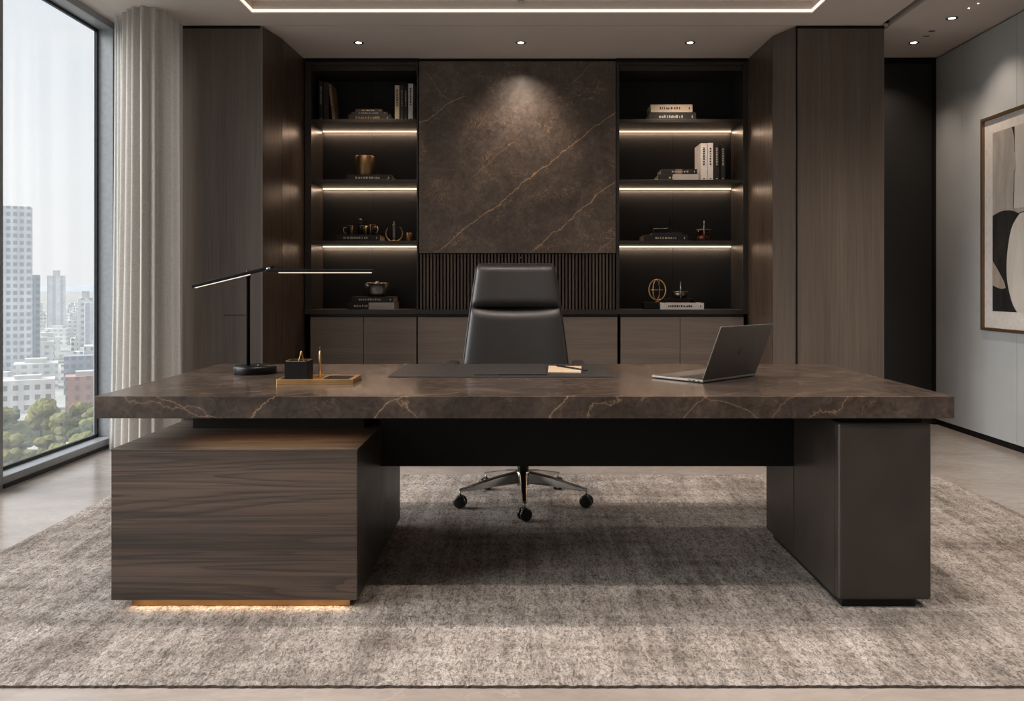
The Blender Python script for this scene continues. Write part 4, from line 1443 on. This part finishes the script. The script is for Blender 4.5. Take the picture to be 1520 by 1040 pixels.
# worktop, window side
book('black book with white half sleeve, bottom of the pair under the lidded bowl', K(515), K(585), CT, Zp(449), YS, 0.27, True, M['black_cover'], PL, 'books under the lidded bowl', wrap=(0.46, 1.0, M['grey_cover']))
book('black book directly beneath the lidded metal bowl', K(521), K(584), Zp(449) + 0.0012, Zp(440), YS + 0.01, 0.25, True, M['black_cover'], PL, 'books under the lidded bowl')
x_, y_, z_ = K(556), YS + 0.12, Zp(440) + 0.001
bw = thing('lidded_bowl', 'dark steel lidded bowl with brass knob on two flat books', 'bowl', (x_, y_, z_))
rr = 17.5 * YS / F
hh = Zp(421) - z_
MB().lathe([(0.0, 0.0), (rr * 0.72, 0.0), (rr * 0.88, 0.010), (rr * 0.97, 0.03), (rr, 0.055), (rr, hh)], (x_, y_, z_), 48).build('body', M['gunmetal'], bw)
MB().lathe([(rr, hh), (rr * 1.02, hh + 0.002), (rr * 1.0, hh + 0.007), (rr * 0.5, hh + 0.011), (0.0, hh + 0.012)], (x_, y_, z_), 48).build('lid', M['steel'], bw)
MB().lathe([(0.008, hh + 0.010), (0.014, hh + 0.014), (0.012, hh + 0.022), (0.0, hh + 0.024)], (x_, y_, z_), 20).build('knob', M['brass'], bw)

# top shelf by the recess
book('black book under the cream book on the top shelf', K(964), K(1033), S1, Zp(166.5), YS, 0.26, True, M['black_cover'], PL, 'pair of flat books on the top shelf')
book('thick cream book lying on a black book on the top shelf', K(966), K(1028), Zp(166.5) + 0.0008, Zp(155), YS, 0.25, True, M['cream_cover'], PD, 'pair of flat books on the top shelf')
# second shelf
book('black and white book lying at the bottom of the second-shelf pair', K(977), K(1037), S2, Zp(258.5), YS, 0.24, True, M['black_cover'], PL, 'pair of flat books beside the white books', wrap=(0.36, 1.0, M['grey_cover']))
book('black book lying on top of the black and white one', K(981), K(1035), Zp(258.5) + 0.0012, Zp(251), YS, 0.22, True, M['black_cover'], PL, 'pair of flat books beside the white books', wrap=(0.40, 0.58, M['tan_cover']))
g4 = 'books standing on the second shelf by the recess'
book('thick white book standing first, beside the flat pair', K(1040), K(1050), S2, Zp(212.5), YS, 0.24, False, M['white_cover'], PD, g4)
book('slimmer white book standing between thick white book and black books', K(1050.6), K(1058.6), S2, Zp(212), YS, 0.24, False, M['white_cover'], PD, g4)
book('black book with pale lettering standing next to the white books', K(1060), K(1068), S2, Zp(212.5), YS, 0.24, False, M['black_cover'], PL, g4)
book('slim black book standing last, closest to the shelf side', K(1070), K(1076.5), S2, Zp(213.5), YS, 0.24, False, M['black_cover'], PL, g4)
# third shelf
book('black book with tan page edges lying on the third shelf', K(955), K(1021), S3, Zp(348.5), YS, 0.26, True, M['black_cover'], PL, 'flat books under the rod sculpture')
book('thin black book lying directly under the dark rod sculpture', K(968), K(1013), Zp(348.5) + 0.0008, Zp(345), YS + 0.01, 0.22, True, M['black_cover'], PD, 'flat books under the rod sculpture')
z_ = Zp(345) + 0.001
q = YS / F
sp_ = thing('rod_sculpture', 'dark metal rod sculpture with uprights and crossbar on flat books', 'ornament', (K(983), YS + 0.09, z_))
MB().box(K(966), K(999), YS + 0.06, YS + 0.12, z_, z_ + 0.006).build('base_plate', M['black_metal'], sp_)
MB().box(K(966.5), K(969), YS + 0.08, YS + 0.095, z_ + 0.006, Zp(333)).build('short_upright', M['black_metal'], sp_)
MB().box(K(995.5), K(998), YS + 0.08, YS + 0.095, z_ + 0.006, Zp(321)).build('tall_upright', M['black_metal'], sp_)
MB().tube([(K(972), YS + 0.075, Zp(338.5)), (K(990), YS + 0.075, Zp(338.5)), (K(996), YS + 0.075, Zp(336.5))], 0.004, 8).build('crossbar', M['steel'], sp_)
MB().tube([(K(972), YS + 0.078, z_ + 0.006), (K(972), YS + 0.078, Zp(338))], 0.003, 8).build('crossbar_post', M['gunmetal'], sp_)
x_, y_ = K(1048), YS + 0.09
rr = 10.5 * q
gl = thing('amber_tumbler', 'short smoked amber glass tumbler with brass band on third shelf', 'cup', (x_, y_, S3))
hh = Zp(340) - S3
MB().lathe([(0.0, 0.0), (rr * 0.95, 0.0), (rr, 0.006), (rr, hh), (rr * 0.93, hh), (rr * 0.92, 0.012), (0.0, 0.010)], (x_, y_, S3), 36).build('glass_body', M['amber_glass'], gl)
MB().lathe([(rr * 0.9, hh - 0.004), (rr * 1.02, hh - 0.003), (rr * 1.02, hh + 0.003), (rr * 0.9, hh + 0.004)], (x_, y_, S3), 36).build('rim_band', M['copper'], gl)
MB().lathe([(rr * 0.2, 0.012), (rr * 0.88, 0.012), (rr * 0.88, 0.05), (rr * 0.2, 0.055)], (x_, y_, S3), 36).build('copper_filling', M['copper'], gl)
o = MB().lathe([(0.0, 0.0), (0.007, 0.002), (0.0075, 0.12), (0.006, 0.172), (0.0, 0.176)], (K(1046), YS + 0.02, S3 + 0.0005), 14).build('upright_stick', M['steel'])
tag(o, 'pale metal stick standing just in front of the amber tumbler', 'stick')

# worktop by the recess
tag(MB().box(K(957), K(979.4), YS, YS + 0.15, CT, Zp(448.5)).build('black_box', M['black'], None, 0.002), 'low black box under the brass hoop ornament', 'box')
x_, y_ = K(977.5), YS + 0.06
zb_ = Zp(448.5) + 0.001
ho = thing('hoop_ornament', 'brass double hoop ornament standing on the low black box', 'ornament', (x_ - 0.01, y_, zb_))
zc = Zp(430)
ra, rb = 12.5 * q, 15.5 * q
pts = [(x_ + ra * math.cos(a), y_ + 0.012 * math.sin(a), zc + rb * math.sin(a)) for a in [2 * PI * k / 40 for k in range(40)]]
MB().tube(pts, 0.0055, 8, 0, True).build('outer_hoop', M['brass'], ho)
pts = [(x_ - 0.012 + ra * 0.5 * math.cos(a), y_ - 0.02 + 0.045 * math.cos(a), zc + rb * 0.95 * math.sin(a)) for a in [2 * PI * k / 36 for k in range(36)]]
MB().tube(pts, 0.004, 8, 0, True).build('inner_hoop', M['brass'], ho)
MB().tube([(x_ + 0.018, y_, zc - rb), (x_ + 0.018, y_, zc + rb * 0.96)], 0.004, 8).build('axis_rod', M['bronze'], ho)
MB().tube([(x_ - ra * 0.8, y_, zc), (x_ + ra * 0.7, y_, zc)], 0.0028, 8).build('cross_rod', M['brass'], ho)
MB().lathe([(0.0, 0.0), (0.016, 0.0), (0.014, 0.008), (0.008, 0.012), (0.008, zc - rb - zb_ + 0.006)], (x_ - 0.002, y_, zb_), 16).build('stem', M['brass'], ho)
book('white book lying on the worktop under the black tray', K(980.2), K(1045), CT, Zp(449.5), YS, 0.25, True, M['white_cover'], PD, 'book under the black tray')
zb_ = Zp(449.5) + 0.001
ts = thing('black_tray', 'thin black tray on legs lying on the white book', 'tray', (K(1012), YS + 0.1, zb_))
MB().box(K(986), K(1034), YS + 0.03, YS + 0.2, Zp(445), Zp(443.5)).build('tray_plate', M['black_metal'], ts, 0.001)
for px in (988, 1032):
    MB().box(K(px - 1), K(px + 1), YS + 0.035, YS + 0.195, zb_, Zp(445)).build('foot', M['black_metal'], ts)
zt2 = Zp(443.5) + 0.0008
x_ = K(1014)
ds = thing('pedestal_dish', 'small dark dish with brass rim standing on the black tray', 'bowl', (x_, YS + 0.12, zt2))
MB().lathe([(0.0, 0.0), (0.03, 0.0), (0.055, 0.02), (0.062, Zp(433) - zt2), (0.058, Zp(433) - zt2), (0.05, 0.022), (0.0, 0.008)], (x_, YS + 0.12, zt2), 32).build('body', M['gunmetal'], ds)
MB().lathe([(0.057, Zp(433) - zt2), (0.066, Zp(433) - zt2), (0.066, Zp(433) - zt2 + 0.004), (0.057, Zp(433) - zt2 + 0.004)], (x_, YS + 0.12, zt2), 32).build('rim', M['brass'], ds)
o = MB().lathe([(0.0, 0.0), (0.009, 0.002), (0.0085, 0.09), (0.006, 0.15), (0.0, 0.153)], (K(1012), YS + 0.045, zt2), 14).build('upright_stick', M['steel'])
tag(o, 'pale metal stick standing on the black tray before the dish', 'stick')

# ------------------------------------------------------------------ city beyond the window
GZ = -42.0
grd = MB().add([(-9000, -500, GZ), (3000, -500, GZ), (3000, 12000, GZ), (-9000, 12000, GZ)], [(0, 1, 2, 3)])
t = NT('city_ground')
co = t.coord()
nz = t.noise(co, 0.02, 6, 0.7)
t.bsdf(t.ramp(nz, (0.35, srgb(150, 152, 146)), (0.65, srgb(190, 190, 186))), 0.95, 0, None, 0.1)
struct('ground', grd, t.done())
park = MB().prism([(-400, 130), (-40, 130), (-40, 258), (-400, 266)], GZ, GZ + 0.3)
struct('park_lawn', park, leaf_material('lawn', srgb(58, 70, 46), srgb(96, 104, 72)))
pth = MB().prism([(-131, 214), (-117, 212), (-119, 222), (-132, 225)], GZ + 0.3, GZ + 0.6)
struct('park_path', pth, plain('pale_gravel', srgb(206, 202, 196), 0.9))

W1 = facade_material('tower_facade', srgb(206, 209, 214), srgb(150, 158, 170), 2.6, 3.2, 0.62, 0.55)  # facade colours are paled to carry part of the haze
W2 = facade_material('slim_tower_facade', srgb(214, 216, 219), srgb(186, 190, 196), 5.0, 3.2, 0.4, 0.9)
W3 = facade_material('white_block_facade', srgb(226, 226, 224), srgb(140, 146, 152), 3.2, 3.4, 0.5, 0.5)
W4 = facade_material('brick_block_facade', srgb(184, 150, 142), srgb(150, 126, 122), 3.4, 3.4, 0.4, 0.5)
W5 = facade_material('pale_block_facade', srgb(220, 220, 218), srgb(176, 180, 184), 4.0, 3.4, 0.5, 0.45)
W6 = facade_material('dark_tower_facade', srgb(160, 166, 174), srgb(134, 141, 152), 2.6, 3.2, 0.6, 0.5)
ROOF = plain('pale_roofing', srgb(196, 196, 194), 0.9)


def building(label, px, pyt, Y, w, d, mat, roof=0.3, rot=0.5, group=None, name='office_building', z0=GZ):
    c = P(px, pyt, Y)
    H = c.z - z0
    r = thing(name, label, 'building', (c.x, Y, z0), group)
    MB().box(c.x - w / 2, c.x + w / 2, Y - d / 2, Y + d / 2, z0, z0 + H).build('body', mat, r)
    if roof:
        MB().box(c.x - w * roof, c.x + w * roof, Y - d * roof, Y + d * roof, z0 + H, z0 + H + min(4.0, H * 0.12)).build('roof_house', ROOF, r)
    r.rotation_euler.z = rot
    return r


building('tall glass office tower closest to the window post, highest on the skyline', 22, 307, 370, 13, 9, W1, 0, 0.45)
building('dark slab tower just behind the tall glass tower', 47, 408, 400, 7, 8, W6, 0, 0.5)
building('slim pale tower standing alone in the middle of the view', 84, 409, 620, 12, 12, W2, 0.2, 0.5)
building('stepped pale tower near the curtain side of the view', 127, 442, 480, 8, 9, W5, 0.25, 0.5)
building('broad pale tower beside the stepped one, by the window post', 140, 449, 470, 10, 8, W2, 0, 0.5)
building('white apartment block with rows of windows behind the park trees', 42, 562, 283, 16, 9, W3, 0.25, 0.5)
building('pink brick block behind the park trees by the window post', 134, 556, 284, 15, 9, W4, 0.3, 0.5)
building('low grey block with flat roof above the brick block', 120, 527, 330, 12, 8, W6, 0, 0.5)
rc_ = random.Random(21)
protos = []
for k in range(4):
    w, d, H = 10 + 3 * k, 8 + 2 * k, 9 + 2.2 * k
    r = thing('city_block', 'low pale city block among the distant rooftops', 'building', (0, 0, GZ), 'low city blocks in the haze')
    off = Vector((0, 0, GZ))
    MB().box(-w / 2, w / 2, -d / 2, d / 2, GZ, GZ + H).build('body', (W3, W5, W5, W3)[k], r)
    MB().box(-w / 4, w / 4, -d / 4, d / 4, GZ + H, GZ + H + 2.2).build('roof_house', ROOF, r)
    protos.append(r)
used = [0, 0, 0, 0]
taken = [(o_.location.x, o_.location.y, 11.5) for o_ in bpy.data.objects if o_.name.startswith('office_building')]


def free(x, y, r):
    if any(math.hypot(x - a, y - b) < r + c for a, b, c in taken): return False
    taken.append((x, y, r))
    return True


for Y in (300, 315, 340, 375, 410, 450, 495, 550, 610, 690, 790, 920, 1100, 1350):
    u = -0.82
    while u < -0.36:
        k = rc_.randrange(4)
        yy = Y + rc_.uniform(-14, 14)
        if not free(u * Y, yy, 8 + 2.3 * k):
            u += 6 / Y
            continue
        r = protos[k] if not used[k] else copy_tree(protos[k])
        used[k] += 1
        s_ = rc_.uniform(0.8, 1.25)
        r.location = (u * Y, yy, GZ)
        r.rotation_euler.z = rc_.choice((0.45, 0.5, 0.55, 0.2))
        r.scale = (1, 1, s_)
        u += rc_.uniform(20, 30) / Y


def blob(mb, c, r, seed, sub=2):
    bm = bmesh.new()
    bmesh.ops.create_icosphere(bm, subdivisions=sub, radius=1.0)
    rr_ = random.Random(seed)
    b_ = len(mb.v)
    for v in bm.verts:
        k = rr_.uniform(0.82, 1.16)
        mb.v.append(Vector((c[0] + v.co.x * r * k, c[1] + v.co.y * r * k, c[2] + v.co.z * r * 0.85 * k)))
    for f in bm.faces: mb.face([b_ + v.index for v in f.verts], 0, False)
    bm.free()


leafs = [leaf_material('leaf_deep', srgb(58, 72, 48), srgb(96, 106, 72)), leaf_material('leaf_olive', srgb(104, 106, 62), srgb(150, 146, 92)), leaf_material('leaf_grey', srgb(72, 86, 64), srgb(112, 122, 94))]
trees = []
for k in range(3):
    r = thing('park_tree', 'x', 'tree', (0, 0, GZ), 'trees in the park below')
    MB().tube([(0, 0, GZ), (0.1, 0, GZ + 3), (0, 0.1, GZ + 6)], [0.4, 0.3, 0.18], 8).build('trunk', plain('bark_%d' % k, srgb(96, 88, 78), 0.9), r)
    mb = MB()
    rt = random.Random(50 + k)
    for q in range(16):
        a = rt.uniform(0, 2 * PI); rad = rt.uniform(0, 3.4)
        blob(mb, (rad * math.cos(a), rad * math.sin(a), GZ + rt.uniform(4.0, 9.5) - rad * 0.4), rt.uniform(1.3, 2.3), 100 * k + q)
    mb.build('crown', leafs[k], r)
    trees.append(r)
tl = ['deep green bushy park tree below the window', 'yellow-green park tree below the window', 'grey-green park tree below the window']
used = [0, 0, 0]
for Y in (182, 190, 198, 206, 214, 222, 230, 238, 246, 254):
    u = -0.80
    while u < -0.38:
        k = rc_.choice((0, 0, 2, 1, 2)) if Y > 225 else rc_.choice((1, 1, 2, 0))
        yy = Y + rc_.uniform(-4, 4)
        s_ = rc_.uniform(0.62, 1.0)
        if (-0.60 < u < -0.54 and 200 < yy < 228) or not free(u * Y, yy, 5.5 * s_):
            u += 1.0 / Y
            continue
        r = trees[k] if not used[k] else copy_tree(trees[k])
        used[k] += 1
        r['label'] = tl[k]
        r.location = (u * Y, yy, GZ)
        r.scale = (s_, s_, s_ * rc_.uniform(0.85, 1.1))
        r.rotation_euler.z = rc_.uniform(0, 6)
        u += rc_.uniform(5, 8) / Y
# far ridge
mb = MB()
n_ = 60
for i in range(n_ + 1):
    x = -7000 + i * 150
    h = 20 + 28 * (0.5 + 0.5 * math.sin(i * 0.37)) + 12 * math.sin(i * 1.1)
    for y, z in ((6000, GZ), (6600, GZ + h), (7400, GZ)): mb.v.append(Vector((x, y, z)))
for i in range(n_):
    for k in range(2):
        a = i * 3 + k
        mb.face((a, a + 3, a + 4, a + 1), 0, True)
struct('hills', mb, plain('far_hills', srgb(176, 182, 188), 1.0))

# thin haze over the city, far outside the window
hz = MB().box(-400, -20, 60, 172, GZ + 0.05, 110)
t = NT('city_haze')
vs = t.n('ShaderNodeVolumeScatter')
vs.inputs['Color'].default_value = (0.95, 0.97, 1.0, 1)
vs.inputs['Density'].default_value = 0.0016
t.t.links.new(vs.outputs[0], t.out.inputs['Volume'])
tag(hz.build('haze', t.done()), 'thin pale haze hanging over the distant city', 'haze', kind='stuff')
